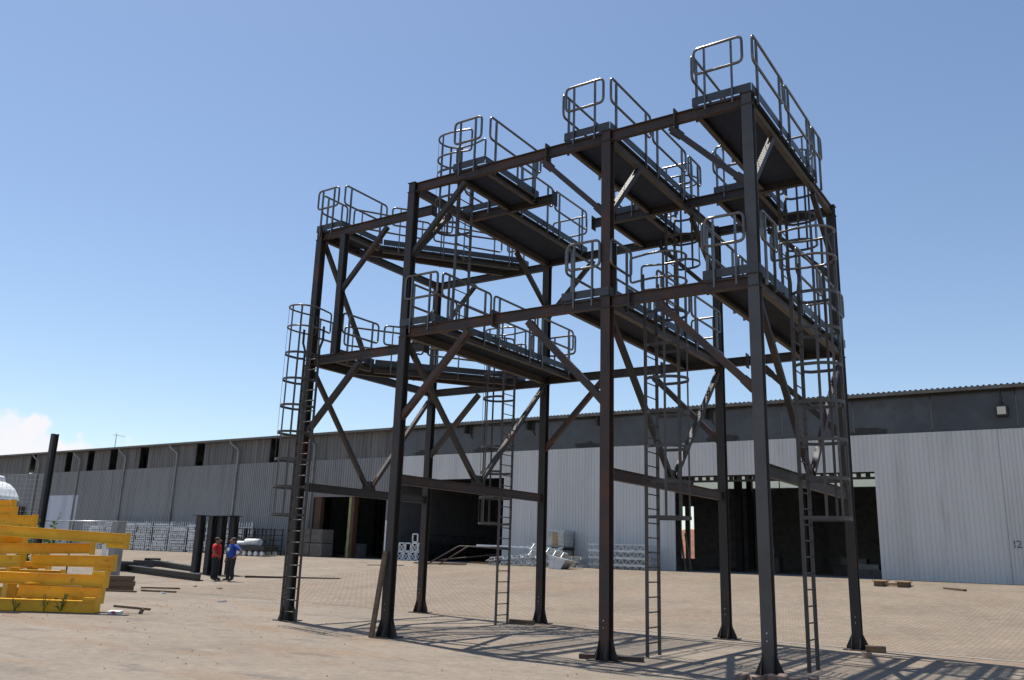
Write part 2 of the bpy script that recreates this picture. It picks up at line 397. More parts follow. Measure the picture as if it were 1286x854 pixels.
b = MB(); b.box((-26.5, 66.03, 7.1), (-12.3, 66.06, 8.2)); b.obj('light_strip', 'translucent', wr)
b = MB()
for i in range(6): b.box((-24.3 + 2.35 * i, 65.9, 7.1), (-24.24 + 2.35 * i, 65.98, 8.2))
obj_each(b, 'glazing_bar', 'black', wr)
b = MB()     # castellated beam behind the door head
b.box((-17.6, YW + .5, 5.68), (-7.5, YW + .62, 5.78)); b.box((-17.6, YW + .5, 5.42), (-7.5, YW + .62, 5.52))
for i in range(26): b.box((-17.6 + .4 * i, YW + .53, 5.52), (-17.4 + .4 * i, YW + .59, 5.68))
b.obj('door_beam', 'black', wr)
b = MB()
for xx in (-17.0, -13.3): b.box((xx - .18, YW + 8, 1.05), (xx + .18, YW + 8.4, 9.3)); 
for xx in (-17.2, -21.5): b.box((xx - .2, 64.6, 1.05), (xx + .2, 65, 9.2))
obj_each(b, 'inner_column', 'black', wr)
fl = MB(); fl.box((-2.92, YW - .30, 7.86), (-2.46, YW - .12, 8.32)); fl.box((-2.73, YW - .2, 8.32), (-2.67, YW - .14, ZE - .03))
fl.box((-2.76, YW - .12, 8.4), (-2.64, YW + .035, 8.5)); fo = fl.obj('floodlight', 'black', wr)
fl = MB(); fl.box((-2.85, YW - .315, 7.92), (-2.53, YW - .302, 8.24)); fl.obj('lamp_glass', 'lamp_glass', fo)
# stencilled number
for ch, xx in (('1', -2.86), ('2', -2.70), ('1', -2.50)):
    cu = bpy.data.curves.new('txt', 'FONT'); cu.body = ch; cu.size = .42; cu.extrude = .002
    tmp = bpy.data.objects.new('txt', cu); C.objects.link(tmp)
    me = bpy.data.meshes.new_from_object(tmp.evaluated_get(bpy.context.evaluated_depsgraph_get()))
    bpy.data.objects.remove(tmp)
    me.transform(Matrix.Translation((xx, YW - .003, 2.5)) @ Matrix.Rotation(R(90), 4, 'X'))
    me.materials.clear(); me.materials.append(M['ink'])
    o = bpy.data.objects.new('painted_number', me); C.objects.link(o); o.parent = wr; o.location = -wr.location

# ---- left-hand warehouse
wl = thing('warehouse', (-65, YW, 1.05), 'long grey weathered warehouse with downpipes and missing sheets under the eave', 'warehouse')
XL0, XL1 = -112, -36.4
b = MB()
for x0, x1, z0 in ((XL0, -77, 1), (-77, -71.6, 5.35), (-71.6, -43.25, 1), (-43.25, -36.75, 4.9), (-36.75, XL1, 1)): corrug(b, x0, x1, z0, ZB, YW, .2, .04, .42)
b.obj('front_wall', 'clad_l', wl)
b = MB(); corrug(b, -77, -71.6, 1, 5.34, YW, .2, .028, .42); b.obj('replaced_sheet', 'clad_white', wl)
gaps = ((-80.4, .95), (-74.5, 1.0), (-71.1, 1.0), (-67.8, 1.1), (-63.6, 1.15), (-56.4, 1.0), (-48.1, .95))
b = MB(); x = XL0; rnd = random.Random(5)
while x < XL1 - .1:
    w = min(rnd.choice((.62, .66, .7)), XL1 - x)
    hit = [g_ for g_ in gaps if x < g_[0] + g_[1] and x + w > g_[0]]
    if hit:
        g_ = hit[0]
        if x < g_[0] - .05: corrug(b, x, g_[0], ZB - .05, ZE, YW + .06 + rnd.uniform(0, .015), .3, .02)
        x = g_[0] + g_[1]; continue
    corrug(b, x, x + w - .015, ZB - .05, ZE, YW + .05 + rnd.uniform(0, .02), .32, .02); x += w
obj_each(b, 'eave_band', 'band_l', wl)
b = MB(); b.bar((XL0, YW - .32, ZE - .03), (XL1, YW - .32, ZE - .03), [(-.08, -.07), (.08, -.07), (.08, .07), (-.08, .07)]); b.obj('gutter', 'gutter', wl)
b = MB(); b.prism([(XL0, YW - .24, ZE + .02), (XL0, 54, 10.0), (XL0, 66.3, 9.12), (XL0, 66.3, 9.06), (XL0, 54, 9.94), (XL0, YW - .24, ZE - .04)],
                  [(XL1, YW - .24, ZE + .02), (XL1, 54, 10.0), (XL1, 66.3, 9.12), (XL1, 66.3, 9.06), (XL1, 54, 9.94), (XL1, YW - .24, ZE - .04)]); b.obj('roof', 'roof', wl)
b = MB(); b.box((XL0, 66, 1), (XL1, 66.1, 7.7)); b.box((XL0, 66, 8.5), (XL1, 66.1, 9.1)); b.box((XL1 - .06, YW + .1, 1), (XL1, 66, 9.1)); b.box((XL0, YW + .1, 1), (XL0 + .1, 66, 9.1)); b.obj('back_wall', 'inner', wl)
b = MB(); b.box((XL0 + .1, YW + .05, .95), (XL1 - .07, 65.9, 1.062)); b.obj('floor_slab', 'inner', wl)
b = MB(); b.box((XL0, 66.02, 7.72), (XL1, 66.05, 8.48)); b.obj('light_strip', 'translucent', wl)
for xx in (-78.6, -72.0, -65.3, -58.5, -51.3, -43.45):
    b = MB(); b.tube([(xx - .75, YW - .32, ZE - .1), (xx - .7, YW - .3, ZE - .25), (xx, YW - .09, ZE - .75), (xx, YW - .09, ZE - 1.2), (xx, YW - .09, 1.1)], .07, 8, fillet=.12); b.obj('downpipe', 'pipe', wl)
for xx in (-39.85, -36.62):
    b = MB(); b.box((xx - .2, YW + .10, 1.06), (xx + .0, YW + .5, 4.9)); p = b.obj('door_post', 'post_y', wl)
    b = MB(); b.box((xx + .003, YW + .11, 1.06), (xx + .26, YW + .49, 4.9)); b.obj('post_cladding', 'post_b', p)
b = MB(); b.box((-43.2, YW + .10, 1.06), (-42.6, YW + .4, 4.9)); b.obj('door_jamb', 'post_b', wl)
b = MB(); b.box((-36.62, YW - .14, 1.05), (-36.46, YW - .01, 3.4)); b.obj('corner_post', 'white', wl)
b = MB()
for yy in (47, 53, 59): 
    for xx in (-42, -48, -54, -60, -66, -72, -78): b.box((xx - .12, yy - .12, 1.06), (xx + .12, yy + .12, 9.4))
obj_each(b, 'inner_column', 'black', wl)
b = MB(); b.tube([(-68.2, 41.6, ZE), (-68.2, 41.6, 10.5)], .03, 6); b.tube([(-68.6, 41.6, 10.4), (-67.1, 41.6, 10.2)], .02, 6)
for k in range(4): b.tube([(-68.3 + .32 * k, 41.35, 10.37 - .045 * k), (-68.3 + .32 * k, 41.85, 10.37 - .045 * k)], .012, 5)
tag(b.obj('roof_antenna', 'pipe'), 'thin television aerial on the roof edge of the grey warehouse', 'aerial')

# ------------------------------------------------------------------ the steel access tower
ZU, ZL, ZG = 9.35, 6.09, 3.04
XF = {'A': -11.62, 'B': -6.86, 'C': -4.17}; YF, YB = 13.2, 18.84
XL, YLF, YLB = -15.63, 14.33, 19.10
TW = thing('access_tower', (-9, 16, 0), 'tall dark steel frame tower with ladders, railed platforms and cross braces standing in the yard', 'steel tower')
def column(x, y, rusty=False, ztop=ZU + .10):
    b = MB(); p = I_prof(.18, .18, .016, .008)
    z = .02
    # the column is broken by the beam at the lower deck level
    b.bar((x, y, .02), (x, y, ZL - .115), p, (0, 1, 0)); b.bar((x, y, ZL + .115), (x, y, ZU - .115), p, (0, 1, 0))
    for zz in (ZL, ZU): 
        b.bar((x, y, zz - .10), (x, y, zz + .10), I_prof(.17, .16, .012, .008), (0, 1, 0))
    o = b.obj('column', rusty or 'steel', TW)
    b = MB(); b.box((x - .24, y - .24, .0), (x + .24, y + .24, .02)); b.obj('base_plate', 'steel', o)
    b = MB()
    for sx, sy in ((1, 0), (-1, 0)):
        b.plate([(x + sx * .09, y, .022), (x + sx * .22, y, .022), (x + sx * .22, y, .06), (x + sx * .09, y, .34)], .014)
    for sx in (-.08, .08):
        for sy in (-1, 1): b.plate([(x + sx, y + sy * .092, .022), (x + sx, y + sy * .21, .022), (x + sx, y + sy * .21, .06), (x + sx, y + sy * .092, .34)], .012)
    obj_each(b, 'base_gusset', 'steel', o)
    b = MB()
    for zz in (ZL - .108, ZL + .108, ZU - .108, ZU + .108): b.box((x - .105, y - .105, zz - .007), (x + .105, y + .105, zz + .007))
    obj_each(b, 'cap_plate', 'steel', o)
    b = MB()
    for zz in (.52, .63): b.box((x - .009, y - .1, zz - .010), (x + .009, y - .091, zz + .010))  # pale blocks painting in the light seen through two column holes
    obj_each(b, 'painted_light_dot', 'galv', o)
for k, x in XF.items():
    column(x, YF, {'B': 'rusty', 'C': 'grey_steel'}.get(k)); column(x, YB, False)
column(XL, YLF); column(XL, YLB)
b = MB(); b.bar((-14.80, YLF, ZL + .1), (-14.80, YLF, ZU - .102), I_prof(.16, .16, .014, .007), (0, 1, 0)); b.obj('column', 'steel', TW)

def beam(p0, p1, h=.2, w=.11, mt='steel', ends=()):
    b = MB(); b.bar(p0, p1, I_prof(w, h)); o = b.obj('beam', mt, TW)
    for e in ends:
        b = MB(); d = (V(p1) - V(p0)).normalized(); c = V(p0) if e == 0 else V(p1)
        a = d.cross(V((0, 0, 1))); c = c + d * (.008 if e else -.008)
        b.plate([c + a * .1 + V((0, 0, -.17)), c + a * .1 + V((0, 0, .17)), c - a * .1 + V((0, 0, .17)), c - a * .1 + V((0, 0, -.17))], .014)
        b.obj('end_plate', 'steel', o)
    return o
e = .1
for z, sp1, sp2 in ((ZU, -8.2, -5.5), (ZL, -9.34, -6.41)):
    segs = [(-11.52, min(sp1, -6.96)), (sp1 + .03, -6.96) if sp1 < -6.96 else None, (-6.76, sp2), (sp2 + .03, -4.27)]
    for s_ in segs:
        if s_: beam((s_[0], YF, z), (s_[1], YF, z), mt='rusty' if z == ZU or s_[0] < -6 else 'steel', ends=[q for q in (0, 1) if abs(s_[q] - sp1) < .04 or abs(s_[q] - sp2) < .04])
    # back row, one length per bay
    beam((-11.52, YB, z), (-8.3, YB, z), ends=(1,)); beam((-8.27, YB, z), (-6.96, YB, z)); beam((-6.76, YB, z), (-6.2, YB, z), ends=(1,)); beam((-6.17, YB, z), (-4.27, YB, z))
    beam((XL + .1, YLF, z), (-11.97, YLF, z), mt='rusty' if z == ZU else 'steel', ends=(1,)); beam((XL + .1, YLB, z), (-11.72, YLB, z))
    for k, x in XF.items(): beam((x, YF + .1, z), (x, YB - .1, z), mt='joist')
    beam((XL, YLF + .1, z), (XL, YLB - .1, z))
beam((-11.56, 15.17, ZU), (-9.21, 15.17, ZU), ends=(1,))
beam((-9.15, 16.9, ZU), (-6.92, 16.9, ZU), ends=(0,)); beam((-6.74, 16.9, ZU), (-4.23, 16.9, ZU), ends=(0,))
for k, x in XF.items():      # girts carrying the cross braces
    beam((x, YF + .1, ZG), (x, YB - .1, ZG), mt='rusty' if k in 'AB' else 'steel')
beam((XL, YLF + .1, ZG), (XL, YLB - .1, ZG))
def brace(p0, p1, mt='steel', s=.1):
    p0, p1 = V(p0), V(p1); b = MB(); b.rect(p0, p1, s, s, (0, 1, 0) if abs((p1 - p0).y) < .01 else (1, 0, 0)); o = b.obj('brace', mt, TW)
    d = (p1 - p0).normalized(); b = MB()
    side = V((0, 1, 0)) if abs((p1 - p0).y) < .01 else V((1, 0, 0)); w = d.cross(side)
    for c, sg in ((p0, 1), (p1, -1)):
        c = c + d * sg * .04
        b.plate([c - w * .085, c + w * .085, c + w * .075 + d * sg * .26, c - w * .075 + d * sg * .26], .014)
    obj_each(b, 'gusset_plate', mt, o)
for k, x in list(XF.items()) + [('L', XL)]:
    y0, y1 = (YF, YB) if k != 'L' else (YLF, YLB); ym = (y0 + y1) / 2
    brace((x, y0 + .14, ZL - .25), (x, ym - .12, ZG + .2)); brace((x, y1 - .14, ZL - .25), (x, ym + .12, ZG + .2), 'rusty' if k == 'L' else 'steel')
    b = MB(); b.plate([(x, ym - .26, ZG + .103), (x, ym + .26, ZG + .103), (x, ym + .2, ZG + .32), (x, ym - .2, ZG + .32)], .02); b.obj('node_plate', 'steel', TW)
# knee braces along the rows
for x, sg, y, rust in ((-11.62, 1, YF, 1), (-6.86, -1, YF, 1), (-4.17, -1, YF, 1), (XL, 1, YLF, 0), (XL, 1, YLB, 0), (-11.62, 1, YB, 1), (-6.86, -1, YB, 1), (-4.17, -1, YB, 0)):
    brace((x + sg * .04, y, ZL - 1.82), (x + sg * 1.68, y, ZL - .16), 'rusty' if rust else 'steel', .12)
    x2 = -14.80 if (x == XL and y == YLF) else x
    brace((x2 + sg * .04, y, ZU - 1.55), (x2 + sg * 1.42, y, ZU - .16), 'steel', .1)
# knee braces under the upper platforms
for x in (-11.62, -6.86, -4.17):
    brace((x, YF + .13, ZU - 1.46), (x, YF + 1.3, ZU - .16)); brace((x, YB - .13, ZU - 1.2), (x, YB - 1.55, ZU - .16))
brace((XL, YLF + .13, ZU - .16), (XL, 16.45, ZL + .16)); brace((XL, YLB - .13, ZU - .8), (XL, 17.2, ZL + .16))

# ---- platforms
def platform(poly, z, joists, boards, holes=False):
    """poly: plan outline (anticlockwise); joists/boards: plan segments"""
    b = MB(); zt = z + .104
    # open bar grating: thin upright bars across the deck on a few cross rods
    ys = [p[1] for p in poly]; y = min(ys) + .03; rods = {}
    while y < max(ys) - .02:
        xsx = []
        for i in range(len(poly)):
            p, q = poly[i], poly[(i + 1) % len(poly)]
            if (p[1] - y) * (q[1] - y) < 0: xsx.append(p[0] + (q[0] - p[0]) * (y - p[1]) / (q[1] - p[1]))
        if len(xsx) >= 2:
            xa, xb = min(xsx), max(xsx); b.box((xa + .012, y - .003, zt - .036), (xb - .012, y + .003, zt + .010))
            k = math.ceil(xa / .2)
            while k * .2 < xb: rods.setdefault(k, []).append(y); k += 1
        y += .042
    for k, v in rods.items(): b.box((k * .2 - .003, min(v), zt - .004), (k * .2 + .003, max(v), zt + .006))
    o = b.obj('platform', 'deck', TW)
    for p, q in joists:
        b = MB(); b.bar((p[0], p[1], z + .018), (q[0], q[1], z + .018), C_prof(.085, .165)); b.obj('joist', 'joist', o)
    for p, q in boards:
        b = MB(); b.rect((p[0], p[1], zt + .085), (q[0], q[1], zt + .085), .012, .15); b.obj('toe_board', 'deck', o)
def rectpf(x0, x1, y0, y1, z, jl=True, jr=True, front=True, back=True, left=True, right=True):
    j = []; bd = []
    if jl: j.append(((x0 + .05, y0 + .06), (x0 + .05, y1 - .06)))
    if jr: j.append(((x1 - .05, y0 + .06), (x1 - .05, y1 - .06)))
    if front: bd.append(((x0, y0 - .02), (x1, y0 - .02)))
    if back: bd.append(((x0, y1 + .02), (x1, y1 + .02)))
    if left: bd.append(((x0 - .01, y0), (x0 - .01, y1)))
    if right: bd.append(((x1 + .01, y0), (x1 + .01, y1)))
    platform([(x0, y0), (x1, y0), (x1, y1), (x0, y1)], z, j, bd)
# upper level
rectpf(-5.13, -4.07, 13.12, 17.25, ZU, jr=False, back=False); rectpf(-6.16, -5.15, 16.92, 18.9, ZU)
rectpf(-7.76, -6.78, 13.12, 17.25, ZU, jr=False, back=False); rectpf(-8.82, -7.78, 16.92, 18.9, ZU)
rectpf(-10.48, -9.66, 13.12, 15.2, ZU, back=False); rectpf(-11.70, -10.45, 15.1, 18.92, ZU, jl=False)
# lower level
rectpf(-5.01, -4.07, 13.12, 18.92, ZL, jr=False); rectpf(-7.76, -6.78, 13.12, 18.92, ZL, jr=False); rectpf(-11.70, -10.74, 13.12, 18.92, ZL, jl=False)
# left unit: short straight landing, then a walkway running off at an angle
for z in (ZU, ZL):
    fl_ = [(-15.72, 14.25), (-14.86, 14.25), (-14.86, 15.75), (-15.72, 15.35)]
    platform(fl_, z, [((-14.92, 14.42), (-14.92, 15.7))], [((-14.85, 14.25), (-14.85, 15.75)), ((-15.73, 14.3), (-15.73, 15.35))] + ([((-15.72, 14.23), (-14.86, 14.23))] if z == ZU else []))
    dg = [(-15.72, 15.37), (-14.86, 15.77), (-12.45, 18.72), (-12.45, 19.14), (-13.25, 19.14)]
    platform(dg, z, [((-14.92, 15.86), (-12.52, 18.78)), ((-15.5, 15.75), (-13.2, 19.0))], [((-14.84, 15.78), (-12.43, 18.74)), ((-15.72, 15.39), (-13.27, 19.14)), ((-12.43, 18.74), (-12.43, 19.14)), ((-13.25, 19.16), (-12.45, 19.16))])

# ---- guard rails: closed tube loop with two posts
def guard(p, q, z, out=0.0):
    p = V((p[0], p[1], 0)); q = V((q[0], q[1], 0)); L = (q - p).length
    if L < .25: return
    zt, zm = z + 1.2, z + .70
    up = lambda v, zz: (v.x, v.y, zz)
    b = MB(); b.tube([up(p, zt), up(q, zt), up(q, zm), up(p, zm)], .0255, 8, True, .10); o = b.obj('guardrail', 'rail', TW)
    ins = min(.22, L * .22)
    for t in (ins / L, 1 - ins / L):
        c = p.lerp(q, t); b = MB(); b.rect(up(c, z - .04), up(c, zt - .03), .045, .03, (q - p).normalized()); b.obj('post', 'rail', o)
ZUr, ZLr = ZU, ZL - .02
G = []
for dx, x0, x1 in ((0, -5.08, -4.2), (-2.68, -5.04, -4.22)):
    G += [((x0 + dx, 13.08), (x1 + dx, 13.08)), ((-4.03 + dx - .05 * (dx < 0), 13.12), (-4.03 + dx - .05 * (dx < 0), 14.9)), ((-4.03 + dx - .05 * (dx < 0), 15.02), (-4.03 + dx - .05 * (dx < 0), 16.78)), ((-4.03 + dx - .05 * (dx < 0), 16.93), (-4.03 + dx - .05 * (dx < 0), 17.66)),
          ((-5.17 + dx, 13.2), (-5.17 + dx, 14.95)), ((-5.17 + dx, 15.08), (-5.17 + dx, 16.75)), ((-4.95 + dx, 17.3), (-4.15 + dx, 17.3)),
          ((-6.1 + dx, 16.88), (-5.28 + dx, 16.88)), ((-6.2 + dx, 17.0), (-6.2 + dx, 18.8)), ((-6.05 + dx, 18.96), (-5.2 + dx, 18.96))]
G += [((-10.46, 13.08), (-9.76, 13.08)), ((-9.62, 13.2), (-9.62, 15.2)), ((-10.38, 15.4), (-10.38, 17.0)), ((-10.38, 17.12), (-10.38, 18.75)), ((-11.75, 15.2), (-11.75, 16.9)), ((-11.75, 17.05), (-11.75, 18.7)), ((-11.55, 18.98), (-10.5, 18.98)), ((-11.6, 15.06), (-10.75, 15.06)), ((-9.75, 15.28), (-10.3, 15.28))]
G += [((-15.72, 14.2), (-15.0, 14.2)), ((-14.80, 14.22), (-14.80, 15.78)), ((-15.78, 14.4), (-15.78, 15.3)), ((-14.72, 15.92), (-13.68, 17.2)), ((-13.6, 17.3), (-12.5, 18.64)), ((-15.72, 15.5), (-14.55, 17.3)), ((-14.48, 17.4), (-13.35, 19.1)), ((-13.2, 19.2), (-12.48, 19.2))]
for p, q in G: guard(p, q, ZUr)
G = []
for dx in (0, -2.68):
    xr = -4.0 + dx - .07 * (dx < 0)
    G += [((-4.96 + dx, 13.08), (-4.28 + dx, 13.08)), ((xr, 13.12), (xr, 13.95)), ((xr, 15.12), (xr, 16.8)), ((xr, 16.92), (xr, 18.65)),
          ((-5.05 + dx, 13.2), (-5.05 + dx, 14.95)), ((-5.05 + dx, 15.05), (-5.05 + dx, 16.85)), ((-5.05 + dx, 16.95), (-5.05 + dx, 18.7)), ((-4.9 + dx, 18.98), (-4.2 + dx, 18.98))]
G += [((-11.58, 13.08), (-10.72, 13.08)), ((-10.68, 13.2), (-10.68, 14.95)), ((-10.68, 15.07), (-10.68, 16.8)), ((-10.68, 16.92), (-10.68, 18.65)), ((-11.76, 13.35), (-11.76, 15.1)), ((-11.76, 15.2), (-11.76, 17.0)), ((-11.76, 18.35), (-11.76, 18.8)), ((-11.6, 18.98), (-10.8, 18.98))]
G += [((-14.80, 14.5), (-14.80, 15.78)), ((-15.78, 14.5), (-15.78, 15.3)), ((-14.72, 15.92), (-13.68, 17.2)), ((-13.6, 17.3), (-12.5, 18.64)), ((-15.72, 15.5), (-14.55, 17.3)), ((-14.48, 17.4), (-13.35, 19.1)), ((-13.2, 19.2), (-12.48, 19.2))]
for p, q in G: guard(p, q, ZLr)

# ---- caged ladders
def ladder(c, a, n, z0, ztop, zdeck, zcage, many=True, label=None):
    """c: plan centre, a: unit along the rungs, n: unit the cage points to"""
    c = V((c[0], c[1], 0)); a = V((*a, 0)); n = V((*n, 0)); hw = .25
    P = lambda s_, d_, z: c + a * s_ + n * d_ + V((0, 0, z))
    b = MB()
    for s_ in (-1, 1):
        b.rect(P(s_ * hw, 0, z0), P(s_ * hw, 0, zdeck + .12), .018, .062, n)
        b.rect(P(s_ * hw, 0, zdeck + .12), P(s_ * (hw + .09), 0, zdeck + .32), .018, .062, n)
        b.rect(P(s_ * (hw + .09), 0, zdeck + .32), P(s_ * (hw + .09), 0, ztop - .4), .018, .062, n)
    o = b.obj('ladder', 'ladder', TW, label)
    z = z0 + .22; rs = MB() if not many else None
    while z < zdeck + .05:
        q = rs or MB(); q.tube([P(-hw, 0, z), P(hw, 0, z)], .0125, 6)
        if many: q.obj('rung', 'ladder', o)
        z += .254
    if rs: rs.obj('rung', 'ladder', o, kind='stuff')
    def U(z, rad=.35, dep=.72, start=0.):
        pts = [P(-hw, start, z), P(-rad, .12, z)]
        for k in range(11):
            t = math.pi * k / 10; pts.append(P(-rad * math.cos(t), dep - rad + rad * math.sin(t), z))
        return pts + [P(rad, .12, z), P(hw, start, z)]
    hoops = [zcage + .625 * i for i in range(20) if zcage + .625 * i < ztop - .75]
    for k, z in enumerate(hoops):
        b = MB(); pts = U(z)
        for i in range(len(pts) - 1):
            b.rect(pts[i], pts[i + 1], .008, .055)
        b.obj('cage_hoop', 'ladder', o)
    # the top two rings are one bent tube closing round both ends
    t1, t0 = U(ztop, start=-.3), U(ztop - .5, start=-.3)
    b = MB(); b.tube(t1 + t0[::-1], .022, 8, True, .07); b.obj('top_ring', 'rail', o)
    for t in (8, 50, 90, 130, 172):
        t = R(t); s_, d_ = -.345 * math.cos(t), .37 + .345 * math.sin(t)
        b = MB(); b.rect(P(s_, d_, zcage - .02), P(s_, d_, ztop), .008, .045, (a * math.sin(t) + n * math.cos(t) * (1 if math.cos(t) else 1))); b.obj('cage_bar', 'ladder', o)
ladder((-3.90, 14.53), (0, 1), (1, 0), 0.0, 7.25, ZL + .1, 2.35, label='nearest caged ladder at the right end of the tower')
ladder((-6.60, 14.48), (0, 1), (1, 0), 0.0, 7.25, ZL + .1, 2.35)
ladder((-12.02, 17.75), (0, 1), (-1, 0), 0.0, 7.25, ZL + .1, 2.35)
ladder((-15.36, 14.10), (1, 0), (0, -1), 0.0, 7.25, ZL + .1, 2.35, label='leftmost caged ladder rising to the landing of the left unit')
ladder((-5.03, 18.1), (0, 1), (1, 0), ZL + .12, 10.5, ZU + .1, 8.4, many=False)
ladder((-7.72, 18.1), (0, 1), (1, 0), ZL + .12, 10.5, ZU + .1, 8.4, many=False)
ladder((-10.52, 13.62), (0, 1), (-1, 0), ZL + .12, 10.5, ZU + .1, 8.4, many=False)

# ------------------------------------------------------------------ loose things round the tower
def rod_thing(name, p0, p1, w, h, m, label, cat, group=None):
    b = MB(); b.rect(p0, p1, w, h); return tag(b.obj(name, m), label, cat, group)
rod_thing('timber_plank', (-11.73, 12.90, .02), (-11.655, 13.07, 1.62), .10, .05, 'wood', 'brown timber plank leaning against the second column from the left', 'plank')
rod_thing('steel_flat', (-7.35, 13.20, .04), (-6.35, 13.55, .04), .16, .07, 'rusty', 'rusty flat steel bar lying beside the reddest column base', 'steel bar')
rod_thing('timber_block', (-12.1, 18.25, .05), (-11.5, 18.36, .05), .18, .1, 'wood', 'short brown timber at the foot of the far middle column', 'timber')
rod_thing('timber_block', (-3.98, 18.62, .06), (-3.62, 18.68, .06), .18, .11, 'wood', 'short brown timber beside the far right column base', 'timber')
rnd = random.Random(4)
def rough_block(name, c, sz, rot, m, label, cat, group=None):
    b = MB(); vs = []
    res = bmesh.ops.create_cube(b.bm, size=1)
    bmesh.ops.subdivide_edges(b.bm, edges=b.bm.edges[:], cuts=2, use_grid_fill=True)
    for v in b.bm.verts:
        v.co = V((v.co.x * sz[0], v.co.y * sz[1], v.co.z * sz[2])) + V([rnd.uniform(-.05, .05) * min(sz) for _ in range(3)])
    bmesh.ops.rotate(b.bm, verts=b.bm.verts[:], cent=(0, 0, 0), matrix=Matrix.Rotation(rot, 3, 'Z') @ Matrix.Rotation(rnd.uniform(-.12, .12), 3, 'X'))
    for v in b.bm.verts: v.co += V((c[0], c[1], c[2] + sz[2] / 2))
    return tag(b.obj(name, m), label, cat, group)
for i in range(8):
    rough_block('brick', (-4.42 + .135 * i + rnd.uniform(-.02, .02), 12.72 + .03 * i + rnd.uniform(-.04, .04), .0), (rnd.uniform(.09, .15), rnd.uniform(.16, .26), rnd.uniform(.07, .15)), rnd.uniform(-.7, .7), 'brick', 'brown broken brick in the row before the nearest column', 'brick', 'broken bricks at the foot of the nearest column')
rough_block('brick', (-3.72, 17.45, 0), (.11, .23, .09), .6, 'brick', 'lone pale brown brick lying between the right ladder and the far right column', 'brick')

b = MB(); rg = random.Random(21)
for i in range(1500):
    x, y = rg.uniform(-24, 4), 7 + 12 * rg.random() ** .8; r0 = rg.choice((.006, .008, .01, .012, .016, .026))
    q = [V((x + r0 * math.cos(a), y + r0 * math.sin(a) * rg.uniform(.6, 1), gz(x, y))) for a in (0, 1.3, 2.7, 4.2, 5.3)]
    tp = b.bm.verts.new((x, y, gz(x, y) + r0 * rg.uniform(.7, 1.1))); vs = [b.bm.verts.new(p) for p in q]
    for k in range(5): b._f((vs[k], vs[(k + 1) % 5], tp))
tag(b.obj('pebbles', 'brick'), 'small brown stones scattered over the worn concrete', 'stones', None, 'stuff')

# ------------------------------------------------------------------ yellow beams stacked at the left
YB_ = [((-22.45, 10.18, .14), (-19.58, 12.08, .14), .26, 'lowest of the yellow steel beams resting on the ground'),
       ((-21.59, 11.26, .44), (-19.92, 12.37, .42), .27, 'short yellow beam directly above the lowest one of the stack'),
       ((-23.01, 10.35, .72), (-19.9, 12.42, .71), .27, 'long yellow beam third from the ground in the stack'),
       ((-24.79, 11.13, .80), (-22.38, 12.73, .80), .12, 'thin yellow beam low at the back of the stack'),
       ((-21.66, 11.49, 1.13), (-19.98, 12.61, 1.16), .27, 'yellow beam with a dropped end plate just under the long tilted one'),
       ((-22.35, 9.92, 1.12), (-20.9, 10.87, 1.14), .24, 'yellow beam cut by the left edge at the middle of the stack'),
       ((-24.27, 10.79, 1.33), (-21.26, 12.77, 1.45), .26, 'yellow beam tucked behind and below the long tilted one'),
       ((-22.88, 10.08, 1.86), (-19.37, 12.49, 1.69), .25, 'long tilted yellow beam sticking out farthest to the right'),
       ((-24.41, 10.71, 2.05), (-22.62, 11.91, 2.07), .30, 'yellow beam third from the top of the stack'),
       ((-25.05, 10.96, 2.31), (-23.66, 11.9, 2.32), .21, 'yellow beam second from the top of the stack'),
       ((-25.7, 11.22, 2.52), (-24.3, 12.15, 2.53), .20, 'topmost yellow beam of the stack'),
       ((-24.2, 11.9, .22), (-21.9, 13.4, .22), .36, 'deep yellow beam on the ground at the back of the stack'),
       ((-24.6, 11.2, 1.62), (-23.3, 12.1, 1.62), .26, 'yellow beam at the back of the stack above the middle'),
       ((-24.87, 11.52, .97), (-23.09, 12.72, .97), .17, 'yellow beam at the back of the stack above the thin one')]
for k, (p, q, h, lab) in enumerate(YB_):
    p, q = V(p), V(q); d = (q - p).normalized(); a = d.cross(V((0, 0, 1))).normalized(); up = a.cross(d)
    t = thing('yellow_beam', (p + q) / 2, lab, 'steel beam', 'yellow beams stacked at the left')
    b = MB(); b.bar(p, q - d * .016, I_prof(.24, h, .018, .055)); b.obj('beam_section', 'yellow', t)
    lowtab = k in (4, 7, 1); hi_tab = k in (0, 2)
    b = MB(); c = q - d * .007; z0, z1 = -h / 2 - .03 * (not lowtab and k > 0) - (.10 if lowtab else 0), h / 2 + .03 + (.07 if hi_tab else 0)
    if k == 0: z0 = -h / 2 + .003
    b.plate([c - a * .14 + up * z0, c + a * .14 + up * z0, c + a * .14 + up * z1, c - a * .14 + up * z1], .014); b.obj('end_plate', 'yellow', t)
    if lowtab:
        b = MB(); b.bar(q - d * .46, q - d * .02, [(-.1, -h / 2 - .09), (.1, -h / 2 - .09), (.1, -h / 2 - .003), (-.1, -h / 2 - .003)]); b.obj('bracket', 'yellow', t)
    if hi_tab:
        b = MB(); b.bar(q - d * .34, q - d * .05, [(-.08, h / 2 + .003), (.08, h / 2 + .003), (.08, h / 2 + .075), (-.08, h / 2 + .075)]); b.obj('bracket', 'yellow', t)
    if k in (2, 4):
        b = MB(); b.bar(p + d * (.9 if k == 2 else .05), p + d * (1.15 if k == 2 else .3), [(-.13, -h / 2 + .02), (-.121, -h / 2 + .02), (-.121, h / 2 - .02), (-.13, h / 2 - .02)]); b.obj('stiffener', 'yellow', t)
